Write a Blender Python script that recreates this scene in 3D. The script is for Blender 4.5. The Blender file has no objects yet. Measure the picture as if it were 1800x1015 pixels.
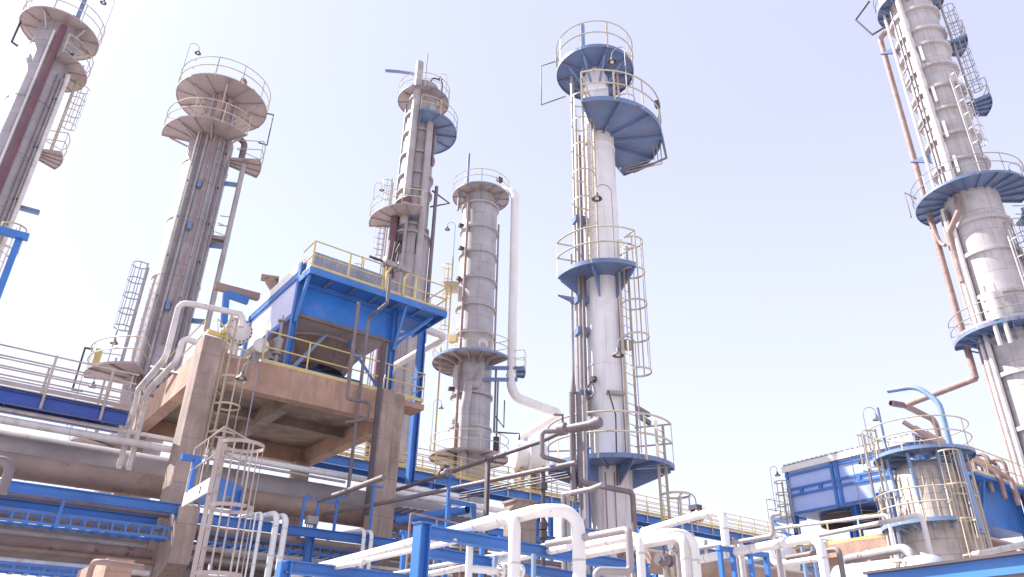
import bpy, math, random
import numpy as np
from mathutils import Vector, Matrix
random.seed(7)
rad = math.radians
S = bpy.context.scene
COL = S.collection
# ---------------------------------------------------------------- camera
F, PW, PH = 1320.0, 1800, 1015
PIT, ROLL, CZ = rad(27.5), rad(1.3), 1.7
FW = np.array([0, math.cos(PIT), math.sin(PIT)])
RT = np.array([1.0, 0, 0]); UP = np.cross(RT, FW)
RT, UP = math.cos(ROLL)*RT + math.sin(ROLL)*UP, -math.sin(ROLL)*RT + math.cos(ROLL)*UP
CAM = np.array([0, 0, CZ])
cd = bpy.data.cameras.new('camera'); cam = bpy.data.objects.new('camera', cd); COL.objects.link(cam)
M = Matrix.Identity(4)
for i in range(3):
    M[i][0], M[i][1], M[i][2], M[i][3] = RT[i], UP[i], -FW[i], CAM[i]
cam.matrix_world = M
cd.sensor_width = 36; cd.lens = 36*F/PW; cd.clip_end = 5000; cd.clip_start = .1
S.camera = cam
# ---------------------------------------------------------------- light
SUN_AZ, SUN_EL = rad(162), rad(48)
sd = Vector((math.cos(SUN_EL)*math.cos(SUN_AZ), math.cos(SUN_EL)*math.sin(SUN_AZ), math.sin(SUN_EL)))
w = bpy.data.worlds.new('World'); S.world = w; w.use_nodes = True
nt = w.node_tree; nt.nodes.clear()
sky = nt.nodes.new('ShaderNodeTexSky'); sky.sky_type = 'NISHITA'; sky.sun_disc = False
sky.sun_elevation = SUN_EL; sky.sun_rotation = math.atan2(sd.x, sd.y) % (2*math.pi)
sky.air_density = 1.0; sky.dust_density = 1.05; sky.ozone_density = 1.0; sky.altitude = 0
mx = nt.nodes.new('ShaderNodeMix'); mx.data_type = 'RGBA'; mx.inputs['Factor'].default_value = .55
mx.inputs['B'].default_value = (4.4, 4.25, 5.3, 1)
bg = nt.nodes.new('ShaderNodeBackground'); bg.inputs['Strength'].default_value = .109
wo = nt.nodes.new('ShaderNodeOutputWorld')
nt.links.new(sky.outputs[0], mx.inputs['A'])
# pale dust haze thickening towards the horizon
tcw = nt.nodes.new('ShaderNodeTexCoord'); sxw = nt.nodes.new('ShaderNodeSeparateXYZ'); mrw = nt.nodes.new('ShaderNodeMapRange'); mhw = nt.nodes.new('ShaderNodeMix'); mhw.data_type = 'RGBA'
mrw.inputs['From Min'].default_value = .02; mrw.inputs['From Max'].default_value = .62; mrw.inputs['To Min'].default_value = .72; mrw.inputs['To Max'].default_value = 0
mhw.inputs['B'].default_value = (4.35, 4.5, 5.4, 1)
nt.links.new(tcw.outputs['Generated'], sxw.inputs[0]); nt.links.new(sxw.outputs['Z'], mrw.inputs['Value']); nt.links.new(mrw.outputs['Result'], mhw.inputs['Factor'])
nt.links.new(mx.outputs['Result'], mhw.inputs['A']); nt.links.new(mhw.outputs['Result'], bg.inputs['Color'])
nt.links.new(bg.outputs[0], wo.inputs['Surface'])
sl = bpy.data.lights.new('sun', 'SUN'); sl.energy = 5; sl.angle = rad(.5); sl.color = (1, .965, .92)
so = bpy.data.objects.new('sun', sl); COL.objects.link(so); so.location = (-40, 20, 80)
so.rotation_euler = sd.to_track_quat('Z', 'Y').to_euler()
S.view_settings.view_transform = 'Standard'; S.view_settings.look = 'None'
S.view_settings.exposure = 1.2; S.view_settings.gamma = 1
try:
    S.cycles.max_bounces = 6; S.cycles.diffuse_bounces = 4
except Exception: pass
# ---------------------------------------------------------------- where a direction of view meets a distance or a height
def ray(px, py): return F*FW + (px-PW/2)*RT - (py-PH/2)*UP
def D(px, py, d):
    r = ray(px, py); return CAM + r*d/math.hypot(r[0], r[1])
def Z(px, py, z):
    r = ray(px, py); return CAM + r*(z-CZ)/r[2]
def pr(p):
    q = np.array(p, float)-CAM; z = q@FW
    return PW/2+F*(q@RT)/z, PH/2-F*(q@UP)/z, z
def zat(x, y, py):
    lo, hi = -3, 90
    for _ in range(50):
        m = (lo+hi)/2
        if pr((x, y, m))[1] > py: lo = m
        else: hi = m
    return lo
A3 = lambda *a: np.array(a, float)
R = A3(math.cos(rad(37)), math.sin(rad(37)), 0); L = A3(-math.sin(rad(37)), math.cos(rad(37)), 0); ZZ = A3(0, 0, 1)
O = D(342, 664, 23.2)                                   # lower front corner of the concrete platform
def AL(px, py, l):
    q = ray(px, py); return CAM+q*(((O-CAM)@L+l)/(q@L))
def AR(px, py, r):
    q = ray(px, py); return CAM+q*(((O-CAM)@R+r)/(q@R))
def P(r, l, z): return O + R*r + L*l + ZZ*z             # plant grid: along, across, height above that corner
# ---------------------------------------------------------------- materials
MATS = {}
def mat(name, base, rough=.55, metal=0., var=.12, dirt=None, dirt_amt=0., streak=0., rust=0., bump=.0, scale=1.0, rustcol=(.16, .065, .03), seams=None, lifts=0.):
    m = bpy.data.materials.new(name); m.use_nodes = True
    t = m.node_tree; N = t.nodes; LK = t.links; b = N['Principled BSDF']
    tc = N.new('ShaderNodeTexCoord')
    def noise(sc, det=4, mp=None, rough_=.55):
        n = N.new('ShaderNodeTexNoise'); n.inputs['Scale'].default_value = sc; n.inputs['Detail'].default_value = det
        n.inputs['Roughness'].default_value = rough_
        if mp:
            k = N.new('ShaderNodeMapping'); k.inputs['Scale'].default_value = mp
            LK.new(tc.outputs['Object'], k.inputs[0]); LK.new(k.outputs[0], n.inputs['Vector'])
        else: LK.new(tc.outputs['Object'], n.inputs['Vector'])
        return n.outputs['Fac']
    def ramp(x, a, c):
        r = N.new('ShaderNodeMapRange'); r.inputs['From Min'].default_value = a; r.inputs['From Max'].default_value = c
        LK.new(x, r.inputs['Value']); return r.outputs['Result']
    def mul(x, k):
        r = N.new('ShaderNodeMath'); r.operation = 'MULTIPLY'; LK.new(x, r.inputs[0])
        if isinstance(k, float): r.inputs[1].default_value = k
        else: LK.new(k, r.inputs[1])
        return r.outputs[0]
    def mix(fac, a, c):
        q = N.new('ShaderNodeMix'); q.data_type = 'RGBA'; LK.new(fac, q.inputs['Factor'])
        for s_, v in (('A', a), ('B', c)):
            if isinstance(v, tuple): q.inputs[s_].default_value = (*v, 1)
            else: LK.new(v, q.inputs[s_])
        return q.outputs['Result']
    lo = tuple(c*(1-var*1.6) for c in base); hi = tuple(min(1, c*(1+var)) for c in base)
    col = mix(ramp(noise(.9*scale, 5), .3, .7), lo, hi)
    dc = dirt or tuple(c*.45 for c in base)
    if dirt_amt: col = mix(mul(ramp(noise(2.3*scale, 6), .5, .72), float(dirt_amt)), col, dc)
    if streak:
        k = mul(ramp(noise(1.0, 4, (7*scale, 7*scale, .35)), .52, .75), float(streak)); col = mix(k, col, dc)
    if rust:
        k = mul(ramp(noise(4.5*scale, 7, None, .7), .66-.1*rust, .70-.1*rust), 1.0); col = mix(k, col, rustcol)
    if lifts:
        sp = N.new('ShaderNodeSeparateXYZ'); LK.new(tc.outputs['Object'], sp.inputs[0])
        f1 = N.new('ShaderNodeMath'); f1.operation = 'PINGPONG'; f1.inputs[1].default_value = lifts/2; LK.new(sp.outputs['Z'], f1.inputs[0])
        col = mix(mul(ramp(f1.outputs[0], .022, .004), .55), col, dc)
        col = mix(mul(ramp(noise(1.0, 6, (5*scale, 5*scale, .6)), .54, .74), .45), col, tuple(min(1, c*1.5) for c in base))
    if seams:
        rr, bw, bh = seams
        sp = N.new('ShaderNodeSeparateXYZ'); LK.new(tc.outputs['Object'], sp.inputs[0])
        at = N.new('ShaderNodeMath'); at.operation = 'ARCTAN2'; LK.new(sp.outputs['Y'], at.inputs[0]); LK.new(sp.outputs['X'], at.inputs[1])
        u = mul(at.outputs[0], float(rr)); cb = N.new('ShaderNodeCombineXYZ'); LK.new(u, cb.inputs['X']); LK.new(sp.outputs['Z'], cb.inputs['Y'])
        br = N.new('ShaderNodeTexBrick'); LK.new(cb.outputs[0], br.inputs['Vector'])
        br.inputs['Scale'].default_value = 1; br.inputs['Brick Width'].default_value = bw; br.inputs['Row Height'].default_value = bh
        br.inputs['Mortar Size'].default_value = .018; br.inputs['Mortar Smooth'].default_value = .3
        br.inputs['Color1'].default_value = (.95, .95, .95, 1); br.inputs['Color2'].default_value = (1, 1, 1, 1); br.inputs['Mortar'].default_value = (.66, .62, .62, 1)
        q = N.new('ShaderNodeMix'); q.data_type = 'RGBA'; q.blend_type = 'MULTIPLY'; q.inputs['Factor'].default_value = 1
        LK.new(col, q.inputs['A']); LK.new(br.outputs['Color'], q.inputs['B']); col = q.outputs['Result']
    LK.new(col, b.inputs['Base Color'])
    rr_ = N.new('ShaderNodeMapRange'); rr_.inputs['To Min'].default_value = max(.05, rough-.12); rr_.inputs['To Max'].default_value = min(1, rough+.15)
    LK.new(noise(3.1*scale, 3), rr_.inputs['Value']); LK.new(rr_.outputs[0], b.inputs['Roughness'])
    b.inputs['Metallic'].default_value = metal
    if bump:
        bp = N.new('ShaderNodeBump'); bp.inputs['Strength'].default_value = bump; bp.inputs['Distance'].default_value = .03
        LK.new(noise(9*scale, 6), bp.inputs['Height']); LK.new(bp.outputs[0], b.inputs['Normal'])
    MATS[name] = m
    return m
def clad(name, r, base, bw=1.1, bh=.95, **k):
    k.setdefault('metal', .05); k.setdefault('rough', .5); k.setdefault('dirt', (.22, .15, .12)); k.setdefault('streak', .35)
    return mat(name, base, seams=(r, bw, bh), **k)
white = mat('white_paint', (.78, .77, .75), .4, streak=.25, dirt=(.42, .33, .27), var=.05, rust=.15)
offw = mat('aged_white_cladding', (.68, .65, .63), .5, streak=.45, dirt=(.35, .25, .2), dirt_amt=.35)
grey = mat('grey_cladding', (.42, .39, .39), .5, .2, streak=.3, dirt=(.22, .15, .13), dirt_amt=.3)
galv = mat('galvanized_steel', (.37, .34, .345), .45, .35, dirt=(.2, .14, .12), dirt_amt=.4, rust=.3)
steel = mat('dull_brown_steel', (.205, .17, .18), .55, .15, dirt=(.15, .1, .085), dirt_amt=.5, rust=.3)
dark = mat('dark_steel', (.09, .075, .085), .6, .2, rust=.4)
rustp = mat('rusty_pipe_paint', (.3, .205, .19), .65, dirt=(.5, .42, .38), dirt_amt=.5, rust=.6)
maroon = mat('maroon_pipe_paint', (.17, .085, .1), .6, dirt_amt=.4)
brownlag = mat('brown_weathered_lagging', (.33, .235, .19), .6, .1, streak=.0, dirt=(.2, .11, .07), dirt_amt=.6, rust=.25)
greylag = mat('grey_lagging', (.37, .34, .345), .6, .1, dirt=(.24, .19, .18), dirt_amt=.5)
blue = mat('vivid_blue_paint', (.048, .18, .52), .42, dirt=(.09, .17, .36), dirt_amt=.5, streak=.35, rust=.2, var=.14)
blue2 = mat('faded_blue_paint', (.145, .215, .375), .5, dirt=(.2, .17, .22), dirt_amt=.6, rust=.5, var=.15)
blue3 = mat('pale_blue_paint', (.2, .29, .46), .45, dirt=(.2, .25, .36), dirt_amt=.5, rust=.25)
panelb = mat('sky_blue_panel', (.42, .52, .84), .5, streak=.25, dirt=(.42, .5, .7), var=.07)
beige = mat('weathered_beige_paint', (.43, .365, .335), .55, dirt=(.28, .19, .15), dirt_amt=.5, rust=.35)
t5s = mat('stained_white_paint', (.68, .65, .645), .5, streak=.8, dirt=(.42, .31, .26), var=.07, dirt_amt=.15)
bandm = mat('joint_sealant_grey', (.55, .52, .5), .6)
coolb = mat('cooler_blue_paint', (.03, .195, .62), .4, dirt=(.12, .22, .5), dirt_amt=.45, streak=.3, rust=.12, var=.12)
panelw = mat('pale_blue_panel', (.64, .66, .84), .5, streak=.25, dirt=(.5, .52, .62), var=.07)
yellow = mat('yellow_paint', (.62, .49, .2), .5, dirt=(.4, .27, .12), dirt_amt=.5, rust=.25)
cream = mat('faded_yellow_paint', (.5, .435, .335), .55, dirt=(.36, .25, .15), dirt_amt=.5, rust=.3)
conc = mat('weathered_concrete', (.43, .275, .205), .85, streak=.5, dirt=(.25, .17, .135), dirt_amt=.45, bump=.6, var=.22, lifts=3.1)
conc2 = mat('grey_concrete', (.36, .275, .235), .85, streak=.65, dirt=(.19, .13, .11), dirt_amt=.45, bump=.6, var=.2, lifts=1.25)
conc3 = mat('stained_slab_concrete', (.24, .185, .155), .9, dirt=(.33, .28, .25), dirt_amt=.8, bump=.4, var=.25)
under = mat('grey_brown_plate', (.36, .31, .315), .6, dirt=(.28, .18, .14), dirt_amt=.4, rust=.2)
brownpl = mat('brown_steel_plate', (.2, .145, .125), .7, dirt=(.1, .06, .05), dirt_amt=.5)
lampole = mat('lamp_pole_paint', (.27, .26, .32), .5, rust=.2)
lampm = mat('lamp_enamel', (.14, .11, .10), .5, rust=.2)
bulbm = mat('lamp_glass', (.7, .7, .68), .2)
honey = mat('finned_tube_grey', (.36, .37, .42), .5, .2, scale=4)
sand = mat('dusty_concrete_ground', (.42, .37, .355), .9, dirt=(.32, .28, .265), dirt_amt=.5, scale=.25, bump=.2)
t5m = mat('white_column_paint', (.75, .735, .745), .38, streak=.35, dirt=(.4, .29, .24), var=.05, dirt_amt=.15)
# ---------------------------------------------------------------- mesh builder
def nrm(v):
    v = np.array(v, float); n = np.linalg.norm(v); return v/n if n > 1e-9 else v
class MB:
    def __init__(s): s.v = []; s.f = []; s.s = []
    def add(s, vs, fs, smooth=False):
        o = len(s.v); s.v += [tuple(map(float, q)) for q in vs]
        for f in fs: s.f.append([i+o for i in f]); s.s.append(smooth)
        return s
    def box(s, c, ex, ey, ez):
        """c centre, ex ey ez half-extent vectors"""
        c, ex, ey, ez = (np.array(q, float) for q in (c, ex, ey, ez))
        vs = [c+i*ex+j*ey+k*ez for k in (-1, 1) for j in (-1, 1) for i in (-1, 1)]
        fs = [(0, 2, 3, 1), (4, 5, 7, 6), (0, 1, 5, 4), (2, 6, 7, 3), (0, 4, 6, 2), (1, 3, 7, 5)]
        if np.dot(np.cross(ex, ey), ez) < 0: fs = [f[::-1] for f in fs]
        return s.add(vs, fs)
    def beam(s, p, q, w, h, up=None):
        p, q = np.array(p, float), np.array(q, float); d = nrm(q-p)
        if up is None: up = ZZ if abs(d[2]) < .95 else L
        side = nrm(np.cross(d, up)); u = np.cross(side, d)
        return s.box((p+q)/2, (q-p)/2, side*w/2, u*h/2)
    def ibeam(s, p, q, w, h, up=None, t=.02):
        p, q = np.array(p, float), np.array(q, float); d = nrm(q-p)
        if up is None: up = ZZ if abs(d[2]) < .95 else L
        side = nrm(np.cross(d, up)); u = np.cross(side, d)
        k = t
        pts = [(-w/2, -h/2), (w/2, -h/2), (w/2, -h/2+k), (k/2, -h/2+k), (k/2, h/2-k), (w/2, h/2-k), (w/2, h/2), (-w/2, h/2), (-w/2, h/2-k), (-k/2, h/2-k), (-k/2, -h/2+k), (-w/2, -h/2+k)]
        n = len(pts); vs = [p+side*a+u*b for a, b in pts]+[q+side*a+u*b for a, b in pts]
        fs = [(i, (i+1) % n, (i+1) % n+n, i+n) for i in range(n)]
        for o in (0, n):
            for c in ((0, 1, 2, 11), (3, 4, 9, 10), (5, 6, 7, 8), (2, 3, 10, 11), (4, 5, 8, 9)):
                c = [i+o for i in c]; fs.append(c if o else c[::-1])
        return s.add(vs, fs)
    def tube(s, pts, r, seg=10, bend=0., cap=True, closed=False):
        pts = [np.array(q, float) for q in pts]
        if bend and len(pts) > 2:
            out = [pts[0]]
            for i in range(1, len(pts)-1):
                a, b, c = pts[i-1], pts[i], pts[i+1]; d0, d1 = nrm(a-b), nrm(c-b)
                ang = math.acos(max(-1, min(1, float(d0@d1))))
                if ang > 3.05: out.append(b); continue
                tl = min(bend/math.tan(ang/2), .48*np.linalg.norm(a-b), .48*np.linalg.norm(c-b)); rr = tl*math.tan(ang/2)
                cen = b+nrm(d0+d1)*(rr/math.sin(ang/2)); v0, v1 = b+d0*tl-cen, b+d1*tl-cen
                n = max(3, int((math.pi-ang)/.22)); sw = math.acos(max(-1, min(1, float(nrm(v0)@nrm(v1)))))
                for k in range(n+1):
                    f = k/n
                    out.append(cen+(math.sin((1-f)*sw)*v0+math.sin(f*sw)*v1)/math.sin(sw) if sw > 1e-3 else b)
            out.append(pts[-1]); pts = out
        n = len(pts); vs = []; prev = None
        for i in range(n):
            if closed: t = nrm(pts[(i+1) % n]-pts[i-1])
            else: t = nrm(nrm(pts[min(i+1, n-1)]-pts[i])+nrm(pts[i]-pts[max(i-1, 0)]))
            if prev is None:
                prev = nrm(np.cross(t, ZZ if abs(t[2]) < .9 else R))
            e = nrm(prev-t*(prev@t)); prev = e; g = np.cross(t, e)
            rr = r[i] if isinstance(r, (list, tuple)) else r
            vs += [pts[i]+rr*(math.cos(a)*e+math.sin(a)*g) for a in [2*math.pi*k/seg for k in range(seg)]]
        fs = []
        for i in range(n if closed else n-1):
            j = (i+1) % n
            fs += [(i*seg+k, i*seg+(k+1) % seg, j*seg+(k+1) % seg, j*seg+k) for k in range(seg)]
        s.add(vs, fs, True)
        if cap and not closed:
            o = len(s.v)-n*seg
            s.f.append([o+k for k in range(seg)][::-1]); s.s.append(False)
            s.f.append([o+(n-1)*seg+k for k in range(seg)]); s.s.append(False)
        return s
    def lathe(s, x, y, prof, seg=48, cap=True):
        vs = []
        for z, r in prof: vs += [(x+r*math.cos(2*math.pi*k/seg), y+r*math.sin(2*math.pi*k/seg), z) for k in range(seg)]
        fs = [(i*seg+k, i*seg+(k+1) % seg, (i+1)*seg+(k+1) % seg, (i+1)*seg+k) for i in range(len(prof)-1) for k in range(seg)]
        s.add(vs, fs, True)
        if cap:
            o = len(s.v)-len(prof)*seg
            s.f.append([o+k for k in range(seg)][::-1]); s.s.append(False)
            s.f.append([o+(len(prof)-1)*seg+k for k in range(seg)]); s.s.append(False)
        return s
    def lathe_axis(s, p, q, prof, seg=32):
        """profile (t along p->q in metres, r)"""
        p, q = np.array(p, float), np.array(q, float); d = nrm(q-p); e = nrm(np.cross(d, ZZ if abs(d[2]) < .9 else R)); g = np.cross(d, e)
        vs = []
        for t, r in prof: vs += [p+d*t+r*(math.cos(a)*e+math.sin(a)*g) for a in [2*math.pi*k/seg for k in range(seg)]]
        fs = [(i*seg+k, i*seg+(k+1) % seg, (i+1)*seg+(k+1) % seg, (i+1)*seg+k) for i in range(len(prof)-1) for k in range(seg)]
        s.add(vs, fs, True); o = len(s.v)-len(prof)*seg
        s.f.append([o+k for k in range(seg)][::-1]); s.s.append(False)
        s.f.append([o+(len(prof)-1)*seg+k for k in range(seg)]); s.s.append(False)
        return s
    def prism(s, poly, off):
        """flat polygon pushed along off"""
        poly = [np.array(q, float) for q in poly]; n = len(poly); off = np.array(off, float)
        vs = poly+[q+off for q in poly]
        nn = np.cross(poly[1]-poly[0], poly[2]-poly[1])
        fs = [tuple(range(n))[::-1], tuple(range(n, 2*n))]+[(i, (i+1) % n, (i+1) % n+n, i+n) for i in range(n)]
        if nn@off < 0: fs = [f[::-1] for f in fs]
        return s.add(vs, fs)
    def build(s, name, m, parent=None):
        root = parent
        off = np.zeros(3)
        while root is not None:
            off = off+np.array(root.location); root = root.parent
        me = bpy.data.meshes.new(name)
        vs = np.array(s.v)-off
        me.from_pydata([tuple(q) for q in vs], [], s.f); me.update()
        for p_, sm in zip(me.polygons, s.s): p_.use_smooth = sm
        me.set_sharp_from_angle(angle=rad(42))
        me.materials.append(m)
        o = bpy.data.objects.new(name, me); COL.objects.link(o)
        if parent is not None: o.parent = parent
        return o
def tag(o, label, cat, group=None):
    o['label'] = label; o['category'] = cat
    if group: o['group'] = group
    return o
def thing(name, label, cat, loc=(0, 0, 0), group=None):
    o = bpy.data.objects.new(name, None); COL.objects.link(o); o.location = tuple(map(float, loc)); o.empty_display_size = .3
    return tag(o, label, cat, group)
def solo(mb, name, m, label, cat, group=None):
    """one-mesh thing, its origin at its first point"""
    c = np.array(s0) if (s0 := mb.v[0]) else np.zeros(3)
    mb.v = [tuple(np.array(q)-c) for q in mb.v]
    o = mb.build(name, m); o.location = tuple(c); return tag(o, label, cat, group)
def path(px, py, d, *steps):
    """a run of pipe: start point, then h(orizontal) to a sight line, v(ertical), d(istance) or m(ove)"""
    pts = [D(px, py, d)]
    for st in steps:
        c = pts[-1]
        if st[0] == 'h': pts.append(Z(st[1], st[2], c[2]))
        elif st[0] == 'v': q = c.copy(); q[2] = zat(c[0], c[1], st[1]); pts.append(q)
        elif st[0] == 'd': pts.append(D(st[1], st[2], st[3]))
        elif st[0] == 'm': pts.append(c+R*st[1]+L*st[2]+ZZ*st[3])
        elif st[0] == 'g': q = c.copy(); q[2] = 0; pts.append(q)
    return pts
# ---------------------------------------------------------------- ground
g = MB(); g.box((0, 300, -.25), (900, 0, 0), (0, 900, 0), (0, 0, .25))
go = g.build('ground', sand); go['kind'] = 'structure'
g = MB(); g.box(P(4, 2.5, 0)*A3(1, 1, 0)+ZZ*.004, R*26, L*7.5, ZZ*.004)
pv = g.build('bounce_cut_sheet', mat('bounce_cut_dark', (.15, .132, .128), .8, dirt_amt=.6, scale=.4)); pv['kind'] = 'structure'  # added dark sheet, out of view, cuts ground bounce under the rack
# ---------------------------------------------------------------- builders shared by the columns
class Tower:
    def __init__(s, name, label, px, py, d, shell_mat):
        p = D(px, py, d); s.x, s.y = p[0], p[1]; s.m = shell_mat
        s.root = thing(name, label, 'tower', (s.x, s.y, 0))
        s.u = nrm([-s.x, -s.y, 0]); s.r = np.array([-s.u[1], s.u[0], 0])
    def z(s, py): return zat(s.x, s.y, py)
    def dir(s, a): return math.cos(rad(a))*s.u+math.sin(rad(a))*s.r
    def m_px(s, px, z): return px*pr((s.x, s.y, z))[2]/F
    def at(s, a, r, z): return A3(s.x, s.y, z)+s.dir(a)*r
    def shell(s, prof, m=None, name='shell', seg=56):
        return MB().lathe(s.x, s.y, prof, seg).build(name, m or s.m, s.root)
    def ring(s, z, r, h=.1, out=.1, m=None):
        return MB().lathe(s.x, s.y, [(z-h/2, r-.02), (z-h/2, r+out), (z+h/2, r+out), (z+h/2, r-.02)], 56, False).build('stiffener_ring', m or s.m, s.root)
    def riser(s, a, r, pr_, z0, z1, m, name='riser_pipe', tops=None):
        p0, p1 = s.at(a, r, z0), s.at(a, r, z1); pts = [p0, p1]
        if tops: pts = [p0, p1]+[s.at(aa, rr, zz) for aa, rr, zz in tops]
        mb = MB().tube(pts, pr_, 12, bend=pr_*2.2)
        return mb.build(name, m, s.root)
    def platform(s, z, r0, r1, a0, a1, deckm, railm, ribm=None, nrib=8, brackets=True, brm=None, rail=(None, None), knee=.9, skirt=.16, toe=True, ends=True, posts=1.15, every=1, plate=False, rimm=None):
        full = a1-a0 > 355
        n = max(6, int((a1-a0)/6)); an = [a0+(a1-a0)*k/n for k in range(n+1)]
        mb = MB(); t = .03
        vs = []; fs = []
        for a in an:
            for (r, zz) in ((r0, z), (r1, z), (r1, z-t), (r0, z-t)): vs.append(s.at(a, r, zz))
        for k in range(n):
            o = k*4; q = o+4
            for e in range(4): fs.append((o+e, o+(e+1) % 4, q+(e+1) % 4, q+e))
        if not full: fs += [(0, 3, 2, 1), (n*4, n*4+1, n*4+2, n*4+3)]
        mb.add(vs, fs)
        deck = mb.build('platform', deckm, s.root)
        # rim channel
        rm = MB(); vs = []; fs = []
        for a in an:
            for (r, zz) in ((r1+.004, z+.012), (r1+.03, z+.012), (r1+.03, z-skirt), (r1+.004, z-skirt)): vs.append(s.at(a, r, zz))
        for k in range(n):
            o = k*4; q = o+4
            for e in range(4): fs.append((o+e, o+(e+1) % 4, q+(e+1) % 4, q+e))
        if not full: fs += [(0, 3, 2, 1), (n*4, n*4+1, n*4+2, n*4+3)]
        rm.add(vs, fs); rm.build('rim', rimm or ribm or deckm, deck)
        ribs = [a0+(a1-a0)*k/(nrib if full else nrib-1) for k in range(nrib)]
        for a in ribs:
            b = MB().beam(s.at(a, r0+.01, z-t-skirt*.5), s.at(a, r1, z-t-skirt*.5), .05, skirt-.02)
            b.build('rib', ribm or deckm, deck)
            if brackets and ribs.index(a) % every == 0:
                rr = r0+(r1-r0)*.72
                if plate:
                    e = nrm(np.cross(s.dir(a), ZZ))*.02; ra = r0+(r1-r0)*.92
                    MB().prism([s.at(a, r0+.01, z-t-skirt)-e, s.at(a, ra, z-t-skirt)-e, s.at(a, ra, z-t-skirt-.05)-e, s.at(a, r0+.01, z-t-skirt-knee)-e], e*2).build('knee_brace', brm or ribm or deckm, deck); continue
                MB().beam(s.at(a, r0+.02, z-t-skirt-knee*(rr-r0)), s.at(a, rr, z-t-skirt), .07, .07).build('knee_brace', brm or ribm or deckm, deck)
        b0, b1 = rail[0] if rail[0] is not None else a0, rail[1] if rail[1] is not None else a1
        if railm is not None:
            hb = MB(); nn = max(6, int((b1-b0)/7)); aa = [b0+(b1-b0)*k/nn for k in range(nn+1)]
            ro = r1+.03
            for h in (1.12, .58): 
                pp = [s.at(a, ro, z+h) for a in (aa[:-1] if b1-b0 > 355 else aa)]
                hb.tube(pp, .027, 6, closed=b1-b0 > 355)
            npst = max(3, int(round(rad(b1-b0)*ro/posts))+1)
            for k in range(npst):
                a = b0+(b1-b0)*k/(npst if b1-b0 > 355 else npst-1); e = s.dir(a)*.006; tt = nrm(np.cross(ZZ, s.dir(a)))*.03
                hb.box(s.at(a, ro, z+.5), e, tt, ZZ*.62)
            if ends and b1-b0 < 355 and not full:
                for a in (b0, b1):
                    for h in (1.12, .58): hb.tube([s.at(a, ro, z+h), s.at(a, max(r0+.15, ro-1.3), z+h)], .025, 6)
            if toe:
                vs = []; fs = []
                for a in aa:
                    for (r, zz) in ((ro-.008, z+.14), (ro+.002, z+.14), (ro+.002, z+.02), (ro-.008, z+.02)): vs.append(s.at(a, r, zz))
                for k in range(nn):
                    o = k*4; q = o+4
                    for e in range(4): fs.append((o+e, o+(e+1) % 4, q+(e+1) % 4, q+e))
                hb.add(vs, fs)
            hb.build('handrail', railm, deck)
        return deck
    def ladder(s, a, r, z0, z1, m, cage=None, hoop=1.0, turn=0.):
        return ladder(s.root, s.at(a, r, 0), s.dir(a+turn), z0, z1, m, cage, hoop)
    def box(s, a, r, z, sz, m, name):
        d_ = s.dir(a); t = nrm(np.cross(ZZ, d_))
        return MB().box(s.at(a, r, z), d_*sz[0]/2, t*sz[1]/2, ZZ*sz[2]/2).build(name, m, s.root)
    def clips(s, angs, r0, r1, z0, z1, step, m):
        """short pipe guides along the shell"""
        z = z0
        while z < z1:
            for a in angs: MB().beam(s.at(a, r0, z), s.at(a, r1, z), .06, .1).build('pipe_guide', m, s.root)
            z += step
def ladder(root, p, nd, z0, z1, m, cage=None, hoop=1.0, w=.45, cm=None, bar=.02):
    nd = nrm(nd); t = nrm(np.cross(ZZ, nd)); p = np.array([p[0], p[1], 0.]); mb = MB()
    for sg in (-1, 1): mb.beam(p+t*sg*w/2+ZZ*z0, p+t*sg*w/2+ZZ*z1, .022, .075, up=nd)
    k = z0+.2
    while k < z1-.05: mb.tube([p-t*w/2+ZZ*k, p+t*w/2+ZZ*k], .013, 5); k += .3
    ld = mb.build('ladder', m, root)
    if cage:
        c = MB(); rc = .37; cen = p+nd*(.33)
        th = [rad(-140+280*i/14) for i in range(15)]
        arc = [cen+nd*rc*math.cos(x)+t*rc*math.sin(x) for x in th]
        arc = [p-t*w/2]+arc+[p+t*w/2]
        nh = max(1, int(round((cage[1]-cage[0])/hoop))); zs = [cage[0]+(cage[1]-cage[0])*k_/nh for k_ in range(nh+1)]
        for z in zs:
            vs = []; fs = []
            for q in arc:
                o = nrm(q-cen)
                for e, hh in ((-.005, -.03), (.005, -.03), (.005, .03), (-.005, .03)): vs.append(q+o*e+ZZ*(z+hh))
            for i in range(len(arc)-1):
                a_, b_ = i*4, i*4+4
                for e in range(4): fs.append((a_+e, a_+(e+1) % 4, b_+(e+1) % 4, b_+e))
            c.add(vs, fs)
        for x in (-100, -50, 0, 50, 100):
            q = cen+nd*(rc-.012)*math.cos(rad(x))+t*(rc-.012)*math.sin(rad(x)); o = nrm(q-cen)
            c.box(q+ZZ*(zs[0]+zs[-1])/2, o*.005, nrm(np.cross(ZZ, o))*bar, ZZ*(zs[-1]-zs[0])/2)
        c.build('cage', cm or m, ld)
    return ld
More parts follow.
